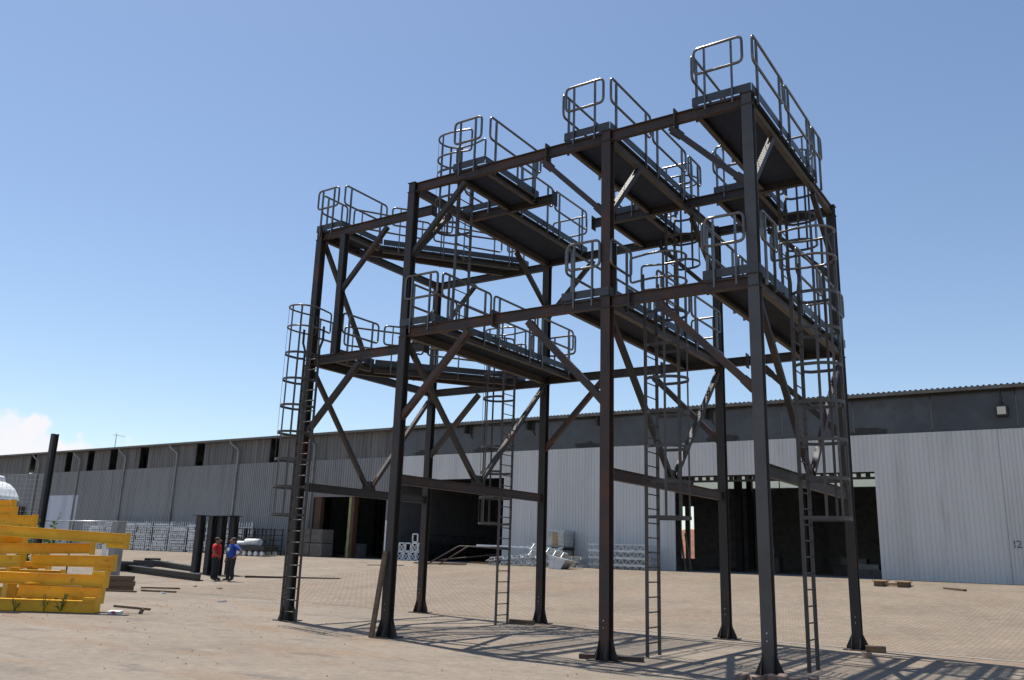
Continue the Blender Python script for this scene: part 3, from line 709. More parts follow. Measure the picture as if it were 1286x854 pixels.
for k, (x, y, z0, z1) in enumerate(((-21.9, 10.75, .27, .37), (-20.5, 12.0, .27, .33), (-22.3, 11.9, 0, .74), (-23.4, 11.95, 0, .91), (-24.6, 11.5, .85, 1.2), (-21.2, 11.35, .60, .64), (-23.5, 11.45, 1.45, 1.92), (-24.4, 11.2, 2.17, 2.22))):
    b = MB(); b.box((x - .12, y - .12, z0), (x + .12, y + .12, z1)); b.obj('steel_spacer', 'yellow', None, 'short yellow steel spacer wedged between the stacked yellow beams', 'spacer', 'spacers in the yellow stack')
b = MB(); b.rect((-21.62, 10.2, 0), (-21.62, 10.2, .95), .14, .14); tag(b.obj('timber_stake', 'wood'), 'upright weathered timber at the left edge in front of the yellow stack', 'timber')
def weed(c, h, n, label, group=None, spread=.5):
    t = thing('weed_plant', c, label, 'plant', group); b = MB(); l = MB()
    for i in range(n):
        a = rnd.uniform(0, 6.28); tip = V((math.cos(a) * h * spread * rnd.random(), math.sin(a) * h * spread * rnd.random(), h * rnd.uniform(.5, 1)))
        b.tube([V(c), V(c) + tip * .5 + V((0, 0, h * .08)), V(c) + tip], .006, 4)
        for k in range(9 if h < 1 else 40):
            p = V(c) + tip * rnd.uniform(.3, 1); s_ = min(.14, h * rnd.uniform(.06, .13)); d = V((rnd.uniform(-1, 1), rnd.uniform(-1, 1), rnd.uniform(-.4, .8))).normalized(); w = d.orthogonal().normalized() * s_ * .4
            l.plate([p, p + d * s_ * .5 + w, p + d * s_, p + d * s_ * .5 - w], .002)
    b.obj('stem', 'leaf', t); l.obj('leaf', 'leaf', t)
weed((-20.18, 11.55, 0), .46, 6, 'yellow green weed growing in front of the lowest yellow beam near its end', 'weeds in front of the yellow beams', .35)
weed((-21.05, 10.95, 0), .32, 5, 'small dark weed at the foot of the lowest yellow beam', 'weeds in front of the yellow beams')
weed((-20.45, 11.3, 0), .36, 3, 'small pale weed between two larger weeds before the yellow beams', 'weeds in front of the yellow beams')
weed((-20.9, 11.9, .0), .62, 5, 'weed growing up behind the lowest yellow beam', 'weeds in front of the yellow beams')
weed((-29.9, 15.6, .0), 2.55, 16, 'green bush rising behind the top of the yellow stack', None, .42)
# litter and timbers on the ground
b = MB(); b.rect((-19.5, 12.45, .16), (-18.75, 12.9, .11), .08, .05); b.rect((-18.9, 12.75, .0), (-18.85, 12.78, .13), .05, .08); tag(b.obj('timber_offcut', 'wood'), 'brown timber offcut at the end of the lowest yellow beam', 'timber')
o = rough_block('litter_bag', (-19.2, 12.3, 0), (.3, .2, .07), .5, 'white', 'crumpled white litter with a red mark beside the lowest yellow beam', 'litter')
b = MB(); b.box((-19.12, 12.15, .02), (-19.04, 12.20, .075)); b.obj('red_print', 'red_paint', o)
sl_ = 0
for k, (z, off, lab) in enumerate(((0, 0, 'bottom sleeper of the dark timber pile behind the yellow beams'), (.17, .05, 'middle sleeper of the dark timber pile behind the yellow beams'), (.34, -.02, 'top sleeper of the dark timber pile behind the yellow beams'))):
    b = MB(); b.rect((-28.9 + off, 17.25, z + .08), (-27.6 + off, 18.2, z + .08), .3, .16); b.obj('timber_sleeper', 'wood', None, lab, 'timber', 'sleepers in the dark pile')
for p, q, lab in (((-28.0, 17.3, .03), (-26.9, 17.9, .03), 'brown stick lying in front of the dark sleeper pile'), ((-27.5, 18.5, .03), (-26.3, 19.0, .03), 'thin stick lying right of the dark sleeper pile'), ((-28.9, 19.4, .05), (-27.9, 20.3, .05), 'flat timber lying behind the dark sleeper pile')):
    rod_thing('timber_stick', p, q, .09, .05, 'wood', lab, 'stick')
for c, lab in (((-28.9, 21.7), 'pale scrap of timber left of the man in red'), ((-27.2, 21.5), 'pale scrap of timber in front of the man in blue'), ((-26.0, 18.3), 'white scrap on the concrete right of the yellow beams'), ((-21.6, 17.2), 'small white scrap on the concrete near the left ladder')):
    rough_block('scrap', (c[0], c[1], gz(*c)), (.28, .12, .05), rnd.uniform(0, 3), 'wood_light' if 'pale' in lab else 'white', lab, 'scrap')

# ------------------------------------------------------------------ dark steel behind the two men
def dark_post(c, h, w, lab, group):
    z = gz(*c[:2]); t = thing('steel_post', (c[0], c[1], z), lab, 'steel post', group)
    b = MB(); b.bar((c[0], c[1], z), (c[0], c[1], z + h - .03), I_prof(w, w, .03, .02), (0, 1, 0)); b.obj('shaft', 'black', t)
    b = MB(); b.box((c[0] - w * 1.0, c[1] - w * .8, z + h - .03), (c[0] + w * 1.0, c[1] + w * .8, z + h)); obj_each(b, 'cap_plate', 'black', t)
    b = MB()
    for sg in (-1, 1): b.plate([(c[0] + sg * w * .51, c[1], z + h - .032), (c[0] + sg * w * .97, c[1], z + h - .032), (c[0] + sg * w * .51, c[1], z + h - .45)], .03)
    obj_each(b, 'cap_gusset', 'black', t)
gp = 'dark steel posts standing behind the two men'
dark_post((-35.75, 26.75), 2.66, .32, 'leftmost of the four black steel posts behind the men', gp)
dark_post((-33.98, 26.08), 2.64, .30, 'second black steel post, behind the man in red', gp)
dark_post((-33.55, 26.28), 2.64, .30, 'third black steel post, between the two men', gp)
dark_post((-33.06, 26.55), 2.64, .30, 'rightmost black steel post, behind the man in blue', gp)
def lying(p, q, h, lab):
    t = thing('steel_beam', p, lab, 'steel beam', 'black beams lying behind the men'); p, q = V(p), V(q); d = (q - p).normalized(); a = d.cross(V((0, 0, 1))).normalized()
    b = MB(); b.bar(p + d * .02, q, I_prof(.3, h, .03, .02)); b.obj('beam_section', 'black', t)
    b = MB(); w = .42; b.plate([p - a * w + V((0, 0, -h * .62)), p + a * w + V((0, 0, -h * .62)), p + a * w + V((0, 0, h * .85)), p - a * w + V((0, 0, h * .85))], .03); b.obj('end_plate', 'black', t)
lying((-38.95, 25.39, .40), (-31.3, 23.7, .28), .27, 'nearer black beam lying on the ground, running behind the man in red')
lying((-41.9, 28.6, .62), (-36.1, 27.0, .46), .24, 'farther black beam lying on the ground, ending at the leftmost post')
t = thing('steel_trestle', (-41.5, 26.8, .3), 'low black steel trestle lying beside the end plates of the black beams', 'trestle'); b = MB()
for k in range(4): b.rect((-42.6 + .55 * k, 26.2, .36), (-42.2 + .55 * k, 27.8, .42), .1, .1)
obj_each(b, 'cross_bar', 'black', t); b = MB(); b.rect((-42.7, 26.2, .52), (-40.4, 26.6, .52), .14, .3); b.rect((-42.3, 27.8, .56), (-40.0, 28.2, .56), .14, .3); obj_each(b, 'side_bar', 'black', t)
rod_thing('steel_rod', (-31.2, 25.95, .31), (-26.9, 27.4, .37), .09, .09, 'rusty', 'long brown bar lying on the ground right of the man in blue', 'steel bar')
b = MB(); b.bar((-38.6, 20.6, 0), (-38.6, 20.6, 6.25), I_prof(.25, .25, .03, .02), (0, 1, 0)); tag(b.obj('tall_post', 'black'), 'tall dark steel post rising above the warehouse roof at the left', 'steel post')
t = thing('gate_post', (-35.3, 22.25, .07), 'stout grey post standing behind the yellow beam ends', 'post')
b = MB(); b.box((-35.52, 22.05, .05), (-35.08, 22.45, 2.46)); b.obj('shaft', 'pipe', t); b = MB(); b.box((-35.56, 22.01, 2.46), (-35.04, 22.49, 2.5)); b.obj('cap', 'galv', t)
b = MB(); b.box((-35.95, 22.0, .9), (-35.6, 22.02, 1.5)); tag(b.obj('notice_board', 'white'), 'small white notice on the mesh fence next to the grey post', 'notice')

# ---- mesh fence
mf = thing('mesh_fence', (-38.6, 20.6, 0), 'wire mesh fence with thin posts behind the yellow stack, taller left of the dark post', 'fence')
b = MB()
A, B = V((-35.6, 22.05, .05)), V((-38.45, 20.7, 0)); 
def meshpan(b, A, B, h, s_):
    L = (B - A).length; d = (B - A) / L; n = int(L / s_)
    for i in range(n + 1): b.rect(A + d * s_ * i, A + d * s_ * i + V((0, 0, h)), .007, .007, d)
    for k in range(int(h / s_) + 1): b.rect(A + V((0, 0, s_ * k)), B + V((0, 0, s_ * k)), .007, .007)
meshpan(b, A, B, 2.4, .1); meshpan(b, V((-38.75, 20.5, 0)), V((-45.5, 16.0, 0)), 4.45, .2); b.obj('wire_mesh', 'galv', mf)
for p, h in (((-37.2, 21.28), 2.45), ((-41.2, 18.85), 4.5), ((-44.2, 16.85), 4.5)):
    b = MB(); b.tube([(p[0], p[1], 0), (p[0], p[1], h)], .035, 8); b.obj('post', 'black', mf)
b = MB(); b.tube([A + V((0, 0, 2.42)), B + V((0, 0, 2.42))], .03, 6); b.obj('top_rail', 'galv', mf)

# ---- palisade fence
pf = thing('palisade_fence', (-54, 39, 1.02), 'silver palisade fence of spaced upright pales in front of the bright stacks', 'fence')
b = MB(); x = -66
while x < -46.2:
    y = 38.6; z = gz(x, y); b.prism([(x - .035, y, z + .1), (x, y + .02, z + .1), (x + .035, y, z + .1)], [(x - .035, y, z + 2.0), (x, y + .02, z + 2.0), (x + .035, y, z + 2.0)]); b.prism([(x - .035, y, z + 2.0), (x, y + .02, z + 2.0), (x + .035, y, z + 2.0)], [(x - .004, y, z + 2.13), (x, y + .004, z + 2.13), (x + .004, y, z + 2.13)]); x += .24
b.obj('pale', 'galv', pf)
b = MB()
for z in (1.45, 2.75): b.box((-66, 38.625, z), (-46.2, 38.67, z + .06))
obj_each(b, 'rail', 'galv', pf)
for x in (-64, -61, -58, -55, -52, -49, -46.3):
    b = MB(); b.box((x - .05, 38.68, 1.0), (x + .05, 38.78, 3.12)); b.obj('post', 'galv', pf)
# ---- galvanised stacks behind the palisade
gs = 'bright galvanised stacks behind the palisade fence'
pos = ['at the left end of the row', 'second from the left', 'third from the left', 'fourth from the left', 'in the middle of the row', 'right of the middle', 'third from the right', 'second from the right', 'at the right end of the row']
for i in range(9):
    x = -65 + 2.05 * i; t = thing('steel_stack', (x, 39.6, 1.05), 'bright galvanised steel stack behind the palisade fence, ' + pos[i], 'steel stack', gs)
    b = MB(); z = 1.07; H = 1.07 + rnd.uniform(1.45, 2.0)
    while z < H:
        h = rnd.uniform(.07, .16); w = rnd.uniform(.7, .95); ox = rnd.uniform(-.08, .08); oy = rnd.uniform(-.06, .06)
        n = rnd.choice((3, 4, 5))
        for k in range(n):
            xa = x - w + 2 * w * k / n + ox; b.box((xa, 39.1 + oy + rnd.uniform(-.05, .05), z), (xa + 2 * w / n - rnd.uniform(.02, .12), 40.3 + oy, z + h))
        z += h + rnd.uniform(.015, .07)
    b.obj('bundle', 'galv_bright', t); b = MB(); b.box((x - .9, 39.25, 1.05), (x - .8, 40.2, H)); b.box((x + .8, 39.25, 1.05), (x + .9, 40.2, H)); obj_each(b, 'strap', 'black', t)
# ---- vehicle at the far left
vh = thing('vehicle', (-55, 24, .2), 'white rounded vehicle with a blue stripe at the left edge behind the mesh fence', 'vehicle')
import itertools
def veh():
    ax = V((.833, .553, 0)); ay = V((-.553, .833, 0)); o0 = V((-49.35, 23.3, 1.45)); b = MB()
    side = [(-4, 2.35), (.62, 2.35), (.55, 2.55), (.3, 2.95), (0, 3.22), (-.2, 3.30), (-.32, 3.36), (-.4, 3.62), (-.5, 3.70), (-4, 3.74)]
    P = lambda s_, d_, z: o0 + ax * s_ + ay * d_ + V((0, 0, z - .15))
    def solid(b, pts, d0, d1): b.prism([P(s_, d0, z) for s_, z in pts], [P(s_, d1, z) for s_, z in pts])
    solid(b, side, 0, 1.9); b.obj('body', 'white', vh)
    b = MB(); solid(b, [(-4, 2.2), (.55, 2.2), (.62, 2.345), (-4, 2.345)], -.01, 1.91); b.obj('stripe', 'blue_paint', vh)
    b = MB(); solid(b, [(-4, 3.0), (-.75, 2.95), (-.8, 3.25), (-4, 3.3)], -.02, -.004); b.obj('window', 'glass', vh)
    b = MB(); solid(b, [(-4, 2.05), (1.3, 2.05), (1.3, 2.17), (-4, 2.17)], .1, 1.8); b.obj('deck', 'galv', vh)
    b = MB(); solid(b, [(-4, -.4), (1.2, -.4), (1.2, 2.04), (-4, 2.04)], .2, 1.7); b.obj('undercarriage', 'black', vh)
    for s_ in (-3, .9):
        b = MB(); b.tube([P(s_, .05, -.62), P(s_, .19, -.62)], .5, 14); b.obj('wheel', 'black', vh)
veh()

# ------------------------------------------------------------------ racks, crates, trusses against the warehouses
rk = thing('storage_rack', (-46.5, 38.6, 1.02), 'black steel storage rack of stacked frames right of the palisade fence', 'rack'); b = MB(); x0 = -48.9
for k in range(7):
    for y in (38.3, 39.3): b.box((x0 + .8 * k, y, 1.03), (x0 + .8 * k + .06, y + .06, 2.75))
for z in (1.3, 1.65, 2.0, 2.3, 2.65):
    for y in (38.3, 39.3): b.box((x0, y + .062, z), (x0 + 4.86, y + .1, z + .05))
b.obj('frame', 'black', rk); b = MB()
for k in range(10): b.box((x0 + .1 + .46 * k, 38.45, 1.36 + .35 * (k % 3)), (x0 + .46 + .46 * k, 39.2, 1.5 + .35 * (k % 3)))
b.obj('shelf_load', 'crate', rk)
tr_ = thing('flat_trolley', (-45, 37.4, .98), 'low dark flat trolley with white rolls in front of the black rack', 'trolley'); b = MB(); b.box((-46.2, 36.9, 1.35), (-42.9, 38.1, 1.62)); b.obj('flatbed', 'black', tr_)
for k in range(6):
    for y in (37.0, 38.0):
        b = MB(); zz = gz(0, y); b.tube([(-45.9 + .55 * k, y - .06, zz + .16), (-45.9 + .55 * k, y + .06, zz + .16)], .15, 10); b.obj('wheel', 'white', tr_)
for k, (xa, xb, z, lab) in enumerate(((-46.0, -45.0, 1.76, 'small white roll lying on the left of the flat trolley'), (-45.2, -44.0, 1.84, 'large white roll lying on the flat trolley'))):
    b = MB(); b.tube([(xa, 37.4, z), (xb, 37.5, z)], .14 + .08 * k, 10); tag(b.obj('white_roll', 'white'), lab, 'roll')
def crate(x, y, z, w, d, h, lab):
    t = thing('crate', (x, y, z), lab, 'crate', 'grey crates in the left doorway'); b = MB()
    n = 7
    for i in range(n):
        b.box((x + w * i / n, y, z + .04), (x + w * (i + .86) / n, y + .03, z + h)); b.box((x + w * i / n, y + d - .03, z + .04), (x + w * (i + .86) / n, y + d, z + h))
        b.box((x + w - .03, y + .031 + (d - .062) * i / n, z + .04), (x + w, y + .031 + (d - .062) * (i + .86) / n, z + h))
    b.box((x + .02, y + .06, z + .03), (x + w - .04, y + d - .06, z + h - .02)); b.obj('slats', 'crate', t)
    b = MB(); 
    for zz in (.08, h * .5, h - .12): b.box((x, y - .022, z + zz), (x + w, y - .002, z + zz + .07))
    b.obj('batten', 'crate', t)
crate(-43.15, 39.9, 1.04, 1.02, 1.0, .86, 'lower left grey slatted crate in front of the left doorway')
crate(-42.05, 39.9, 1.04, 1.05, 1.0, .86, 'lower right grey slatted crate in front of the left doorway')
crate(-43.1, 39.9, 1.91, .95, 1.0, .86, 'upper left grey slatted crate in front of the left doorway')
crate(-42.0, 39.9, 1.91, .98, 1.0, .86, 'upper right grey slatted crate in front of the left doorway')
crate(-40.6, 41.6, 1.065, .95, 1.0, .9, 'dark crate inside the left doorway beside the middle post')
def lattice(name, p, d, up, L, w, h, m, lab, cat, group, white_end=False, bay=.5):
    """four-chord lattice girder of length L"""
    p, d, up = V(p), V(d).normalized(), V(up).normalized(); a = d.cross(up); up = a.cross(d)
    t = thing(name, p, lab, cat, group); b = MB(); w2, h2 = w / 2, h / 2; cs = [(-w2, -h2), (w2, -h2), (w2, h2), (-w2, h2)]
    Q = lambda c, s_: p + a * c[0] + up * (c[1] + h2) + d * s_
    for c in cs: b.rect(Q(c, 0), Q(c, L), .05, .05)
    b.obj('chord', m, t); b = MB(); n = int(L / bay)
    for k in range(n):
        for i in range(4):
            c0, c1 = cs[i], cs[(i + 1) % 4]
            if k % 2: c0, c1 = c1, c0
            b.rect(Q(c0, k * bay), Q(c1, (k + 1) * bay), .028, .028)
    b.obj('web', m, t)
    if white_end:
        b = MB(); 
        for i in range(4): b.rect(Q(cs[i], -.03), Q(cs[(i + 1) % 4], -.03), .07, .07, d)
        if white_end == 2: b.rect(Q(cs[0], -.03), Q(cs[2], -.03), .045, .03, d); b.rect(Q(cs[1], -.065), Q(cs[3], -.065), .045, .03, d)
        b.obj('end_frame', 'white', t)
nm = ['first', 'second', 'third', 'fourth']
for row in range(2):
    for k in range(4):
        lattice('lattice_girder', (-34.98 + [0, .5, 1.02, 1.48][k] + .12 * row, 40.55, 1.08 + .52 * row), (0, 1, 0), (0, 0, 1), 9, .40, .46, 'black', 'white ended lattice girder, %s from the left in the %s row inside the doorway' % (nm[k], ('bottom', 'upper')[row]), 'girder', 'white ended girders in the doorway', 1 if (row, k) == (1, 1) else 2)
lattice('lattice_girder', (-33.85, 40.55, 2.14), (0, 1, 0), (0, 0, 1), 9, .38, .46, 'black', 'topmost white ended lattice girder with an empty square end', 'girder', 'white ended girders in the doorway', 1)
# galvanised truss pack
for k in range(4):
    for j in range(2):
        lattice('truss', (-21.3, 39.3 + .58 * j, .95 + .335 * k), (1, 0, 0), (0, 0, 1), 3.2, .5, .28, 'galv', 'galvanised lattice truss, %s layer, %s of the pack against the pale wall' % (('bottom', 'second', 'third', 'top')[k], ('front', 'back')[j]), 'truss', 'galvanised trusses packed against the pale wall', False, .2)
# fallen trusses
for k, (p, d, up, L, lab) in enumerate((((-26.9, 38.4, 1.0), (1, .12, .1), (.5, -.3, 1), 3.2, 'leftmost fallen galvanised truss below the white tank'), ((-25.8, 38.9, 1.05), (1, -.1, .16), (.2, -.5, 1), 3.4, 'fallen galvanised truss lying across the middle of the heap'), ((-24.9, 39.3, 1.05), (1, .05, .02), (0, -.2, 1), 3.2, 'rear fallen galvanised truss at the right of the heap'), ((-24.6, 38.6, 1.75), (1, -.2, -.2), (.1, -.5, 1), 2.6, 'galvanised truss sloping down to the right on top of the heap'))):
    lattice('truss', p, d, up, L, .55, .4, 'galv', lab, 'truss', 'fallen trusses below the white tank', False, .26)
b = MB(); b.rect((-27.9, 38.6, 2.02), (-23.6, 39.2, 1.98), .14, .10); tag(b.obj('steel_tube', 'galv_bright'), 'long bright galvanised tube lying across the fallen trusses', 'tube')
b = MB(); b.prism([(-22.15, 36.6, .97), (-21.5, 36.6, .97), (-21.2, 36.6, 1.45), (-22.15, 36.6, 1.62)], [(-22.1, 37.5, .99), (-21.6, 37.5, .99), (-21.0, 37.5, 1.35), (-22.1, 37.5, 1.55)]); tag(b.obj('steel_hopper', 'galv'), 'grey galvanised hopper piece lying in front of the truss heap', 'hopper')
b = MB(); b.rect((-22.9, 38.2, 1.62), (-21.2, 38.0, 1.58), .3, .03); tag(b.obj('timber_board', 'wood_light'), 'pale board lying at the right of the truss heap', 'board')
def ibc(x, y, z, lab, grp, amber):
    t = thing('storage_tank', (x, y, z), lab, 'tank', grp); w, d, h = 1.2, 1.0, 1.0
    b = MB(); bmesh.ops.create_cube(b.bm, size=1, matrix=Matrix.Translation((x + w / 2, y + d / 2, z + .14 + .42)) @ Matrix.Diagonal((w - .08, d - .08, .80, 1))); bmesh.ops.bevel(b.bm, geom=b.bm.edges[:], offset=.07, segments=3, affect='EDGES'); b.obj('bottle', 'plastic_w', t)
    if amber:
        b = MB(); b.box((x + .42, y + .034, z + .2), (x + .78, y + .039, z + .9)); b.obj('stain', 'amber', t)
    b = MB()
    for i in range(7):
        for yy in (y, y + d): b.rect((x + w * i / 6, yy, z + .14), (x + w * i / 6, yy, z + 1), .018, .018)
        for xx in (x, x + w): b.rect((xx, y + d * i / 6, z + .14), (xx, y + d * i / 6, z + 1), .018, .018)
    for k in range(5):
        zz = z + .18 + .2 * k
        b.tube([(x, y, zz), (x + w, y, zz), (x + w, y + d, zz), (x, y + d, zz)], .012, 5, True, .06)
    b.obj('cage', 'galv', t); b = MB(); b.box((x - .02, y - .02, z + .09), (x + w + .02, y + d + .02, z + .135))
    for xx in (x, x + w / 2 - .06, x + w - .12): b.box((xx, y, z), (xx + .12, y + d, z + .088))
    b.obj('pallet', 'black', t)
ibc(-24.35, 39.85, 1.9, 'upper caged white tank with an amber streak standing against the pale wall', 'caged white tanks', True)
ibc(-24.4, 39.85, 1.05, 'lower caged white tank half hidden by the truss heap', 'caged white tanks', False)
t = thing('bent_frame', (-28.4, 38, .95), 'rusty bent tube frame leaning in front of the doorway', 'frame'); b = MB()
for o in (0, .75): b.tube([(-29.3 + o, 36.2, gz(0, 36.2) + .03), (-28.2 + o * .8, 37.4, 1.95), (-25.6, 38.2, 1.93 - o * .1)], .035, 6, fillet=.1)
b.tube([(-28.9, 36.6, 1.2), (-26.0, 38.0, 1.6)], .03, 6); b.obj('tube', 'rusty', t)
b = MB(); b.rect((-30.2, 36.3, gz(0, 36.3) + .06), (-27.4, 36.9, gz(0, 36.9) + .06), .5, .06); b.obj('foot_plate', 'wood', t)
for k, (p, q, w, m_, lab) in enumerate((((-29, 39.8, 1.1), (-25.7, 39.6, 1.1), .6, 'wood', 'dark board lying under the bent frame at the doorway'), ((-27.1, 38.9, 1.05), (-25.4, 38.7, 1.05), .3, 'black', 'dark steel strip beside the bent frame'), ((-31.4, 33.9, gz(0, 33.9) + .02), (-29.6, 34.6, gz(0, 34.6) + .02), .12, 'wood', 'thin dark strip lying on the paving left of the bent frame'))):
    rod_thing('board', p, q, w, .09 if k < 2 else .03, m_, lab, 'board')
# pallet and strip at the right wall
pt = thing('pallet', (-6.3, 37.4, 1.03), 'pale timber pallet with two raised ends on the paving by the right doorway', 'pallet'); b = MB(); zp = gz(0, 37.0)
zp = gz(0, 35.1)
for xx in (-7.05, -6.25):
    for k in range(3): b.box((xx + .14 * k, 34.7, zp + .16), (xx + .14 * k + .115, 35.9, zp + .20))
b.obj('slat', 'wood_light', pt); b = MB()
for xx in (-7.0, -6.2): b.box((xx, 34.76, zp), (xx + .3, 35.8, zp + .157))
obj_each(b, 'bearer', 'wood', pt); b = MB(); b.box((-6.69, 35.0, zp + .03), (-6.21, 35.15, zp + .13)); b.obj('tie', 'wood_light', pt)
rod_thing('steel_strip', (-4.65, 34.9, gz(0, 34.9) + .03), (-3.95, 34.3, gz(0, 34.3) + .04), .16, .07, 'wood', 'dark flat bar lying on the paving right of the pallet', 'steel bar')
# a few things in the gloom of the right doorway
for x, y, w, h, lab in ((-15.6, 50, 1.1, 1.4, 'dim machine standing left in the right doorway'), (-11.4, 52, 2.4, .9, 'dim low stack in the middle of the right doorway'), (-9.4, 46, 1.6, .6, 'dim low stack at the right inside the right doorway')):
    t = thing('machine' if 'machine' in lab else 'material_stack', (x, y, 1.06), lab, 'machine' if 'machine' in lab else 'stack'); b = MB(); b.box((x - w / 2, y, 1.065), (x + w / 2, y + .8, 1.065 + h * .6)); b.obj('base', 'crate', t)
    b = MB(); b.box((x - w / 3, y + .1, 1.068 + h * .6), (x + w / 4, y + .7, 1.065 + h)); b.obj('top', 'pipe', t)
b = MB(); b.rect((-17.2, 41.6, 1.06), (-17.6, 42.0, 3.0), .06, .1); b.rect((-16.9, 41.6, 1.06), (-17.35, 42.0, 2.9), .06, .1); tag(b.obj('leaning_bars', 'wood'), 'thin bars leaning inside the left edge of the right doorway', 'bars')

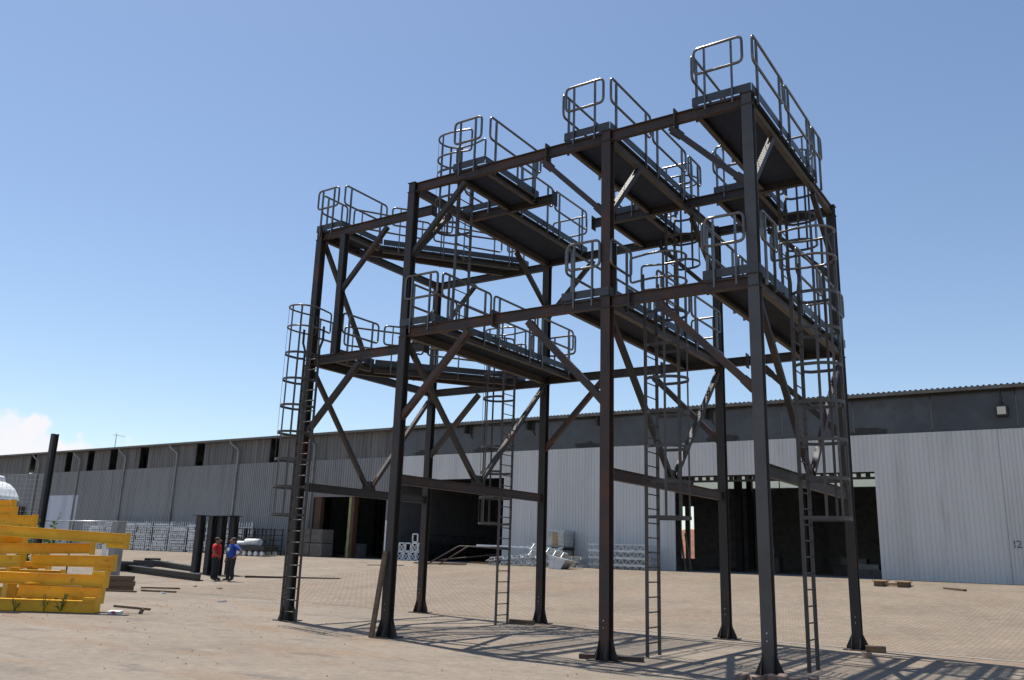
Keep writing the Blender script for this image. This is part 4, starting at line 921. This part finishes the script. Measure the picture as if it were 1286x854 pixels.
# ------------------------------------------------------------------ the two men
def person(loc, face, pose, shirt, lab):
    """face: yaw of the facing direction; joints in body space (x right, y forward)"""
    t_ = bpy.data.objects.new('tmp', None)
    J = {'pel': (0, 0, .93), 'belly': (0, .03, 1.08), 'chest': (0, .02, 1.27), 'neckb': (0, -.01, 1.41), 'neck': (0, .0, 1.48), 'head': (0, .03, 1.56), 'crown': (0, .02, 1.70)}
    rad = {'pel': (.155, .125), 'belly': (.165, .145), 'chest': (.175, .125), 'neckb': (.11, .085), 'neck': (.058, .058), 'head': (.082, .098), 'crown': (.062, .074)}
    E = [('pel', 'belly'), ('belly', 'chest'), ('chest', 'neckb'), ('neckb', 'neck'), ('neck', 'head'), ('head', 'crown')]
    for s_, n in ((-1, 'l'), (1, 'r')):
        J['hip' + n] = (s_ * .1, 0, .88); J['kn' + n] = (s_ * .12, .03, .49); J['an' + n] = (s_ * .13, -.01, .09); J['toe' + n] = (s_ * .155, .17, .045)
        rad['hip' + n] = (.105, .105); rad['kn' + n] = (.078, .082); rad['an' + n] = (.066, .07); rad['toe' + n] = (.042, .036)
        E += [('pel', 'hip' + n), ('hip' + n, 'kn' + n), ('kn' + n, 'an' + n), ('an' + n, 'toe' + n)]
        el_, wr_ = pose[n]
        J['sh' + n] = (s_ * .185, -.01, 1.385); J['se' + n] = tuple(V((s_ * .19, -.01, 1.385)).lerp(V(el_), .72)); J['el' + n] = el_; J['wr' + n] = wr_
        rad['sh' + n] = (.07, .07); rad['se' + n] = (.064, .064); rad['el' + n] = (.043, .043); rad['wr' + n] = (.031, .031)
        E += [('neckb', 'sh' + n), ('sh' + n, 'se' + n), ('se' + n, 'el' + n), ('el' + n, 'wr' + n)]
        d = (V(wr_) - V(el_)).normalized(); J['pa' + n] = tuple(V(wr_) + d * .075); rad['pa' + n] = (.036, .022); E.append(('wr' + n, 'pa' + n))
    names = list(J); me = bpy.data.meshes.new('tmp'); me.from_pydata([J[k] for k in names], [(names.index(a), names.index(b_)) for a, b_ in E], [])
    o = bpy.data.objects.new('tmp', me); C.objects.link(o)
    sk = o.modifiers.new('s', 'SKIN'); sk.use_smooth_shade = True
    for i, k in enumerate(names): me.skin_vertices[0].data[i].radius = rad[k]; me.skin_vertices[0].data[i].use_root = (k == 'pel')
    sb = o.modifiers.new('u', 'SUBSURF'); sb.levels = 2; sb.render_levels = 2
    bpy.context.view_layer.update()
    body = bpy.data.meshes.new_from_object(o.evaluated_get(bpy.context.evaluated_depsgraph_get()))
    bpy.data.objects.remove(o)
    body.materials.clear()
    for m_ in ('skin', shirt, 'dark_cloth', 'shoe'): body.materials.append(M[m_])
    bm = bmesh.new(); bm.from_mesh(body)
    for f in bm.faces:
        c = f.calc_center_median(); f.smooth = True
        arm = None
        for n in 'lr':
            for a, b_ in (('el', 'wr'), ('wr', 'pa'), ('se', 'el')):
                p, q = V(J[a + n]), V(J[b_ + n]); u = max(-.15 if a == 'se' else 0, min(1.3, (c - p).dot(q - p) / (q - p).length_squared))
                if (c - (p + (q - p) * u)).length < .062 and u >= 0 and abs(c.x) > .17: arm = True
        if arm: f.material_index = 0
        elif c.z > 1.455: f.material_index = 0
        elif c.z > .93: f.material_index = 1
        elif c.z > .10: f.material_index = 2
        else: f.material_index = 3
    # fingers, nose, ears grown into the same mesh
    mb = MB(); mb.bm.free(); mb.bm = bm; mb.mi = 0
    for n, s_ in (('l', -1), ('r', 1)):
        p = V(J['pa' + n]); d = (p - V(J['wr' + n])).normalized(); sd_ = d.cross(V((0, 1, .2))).normalized()
        for k, L in enumerate((.075, .085, .08, .06)):
            b0 = p - d * .015 + sd_ * (-.027 + .018 * k); k1 = b0 + d * L * .5; k2 = k1 + (d + V((0, .5, -.3))).normalized() * L * .5
            mb.tube([b0, k1, k2], [.0095, .0085, .006], 6)
        b0 = V(J['wr' + n]) + d * .03 - sd_ * .025; mb.tube([b0, b0 - sd_ * .03 + d * .03, b0 - sd_ * .035 + d * .065], [.011, .0095, .007], 6)
    mb.tube([(0, .115, 1.60), (0, .142, 1.565), (0, .12, 1.555)], [.01, .016, .01], 6)
    for s_ in (-1, 1): mb.ball((s_ * .088, .015, 1.585), .03, (.35, .7, 1.1), 8)
    for s_ in (-1, 1): mb.mi = 3; mb.ball((s_ * .034, .116, 1.60), .012, (1.3, .5, .7), 6)
    mb.ball((0, .122, 1.515), .02, (1.3, .3, .25), 6)
    bm.to_mesh(body); bm.free()
    p = bpy.data.objects.new('person', body); C.objects.link(p); tag(p, lab, 'person')
    p.location = loc; p.rotation_euler = (0, 0, face); p.scale = (1.28, 1.28, 1.03)
    def child(b, name, m_):
        c = b.obj(name, m_); c.parent = p; return c
    b = MB(); b.ball((0, -.012, 1.645), .094, (.95, 1.02, .88), 12)
    child(b, 'hair', 'hair')
    return p, child
pr, ch = person((-31.12, 24.24, gz(0, 24.24)), R(-62), {'l': ((-.40, -.16, 1.14), (-.22, -.05, .98)), 'r': ((.26, .02, 1.12), (.17, .14, .97))}, 'red_cloth', 'man in a red t shirt and dark trousers standing with one hand on his hip')
pb, ch = person((-30.25, 24.36, gz(0, 24.36)), R(172), {'l': ((-.42, -.10, 1.14), (-.23, .02, .98)), 'r': ((.25, -.03, 1.12), (.26, .05, .86))}, 'blue_cloth', 'man in a blue t shirt and dark trousers standing with hand on hip')
b = MB(); b.prism([(-.10, .148, 1.29), (.09, .148, 1.31), (.10, .146, 1.22), (.02, .15, 1.17), (-.05, .15, 1.18)], [(-.10, .165, 1.29), (.09, .165, 1.31), (.10, .163, 1.22), (.02, .168, 1.17), (-.05, .168, 1.18)]); ch(b, 'shirt_print', 'white')
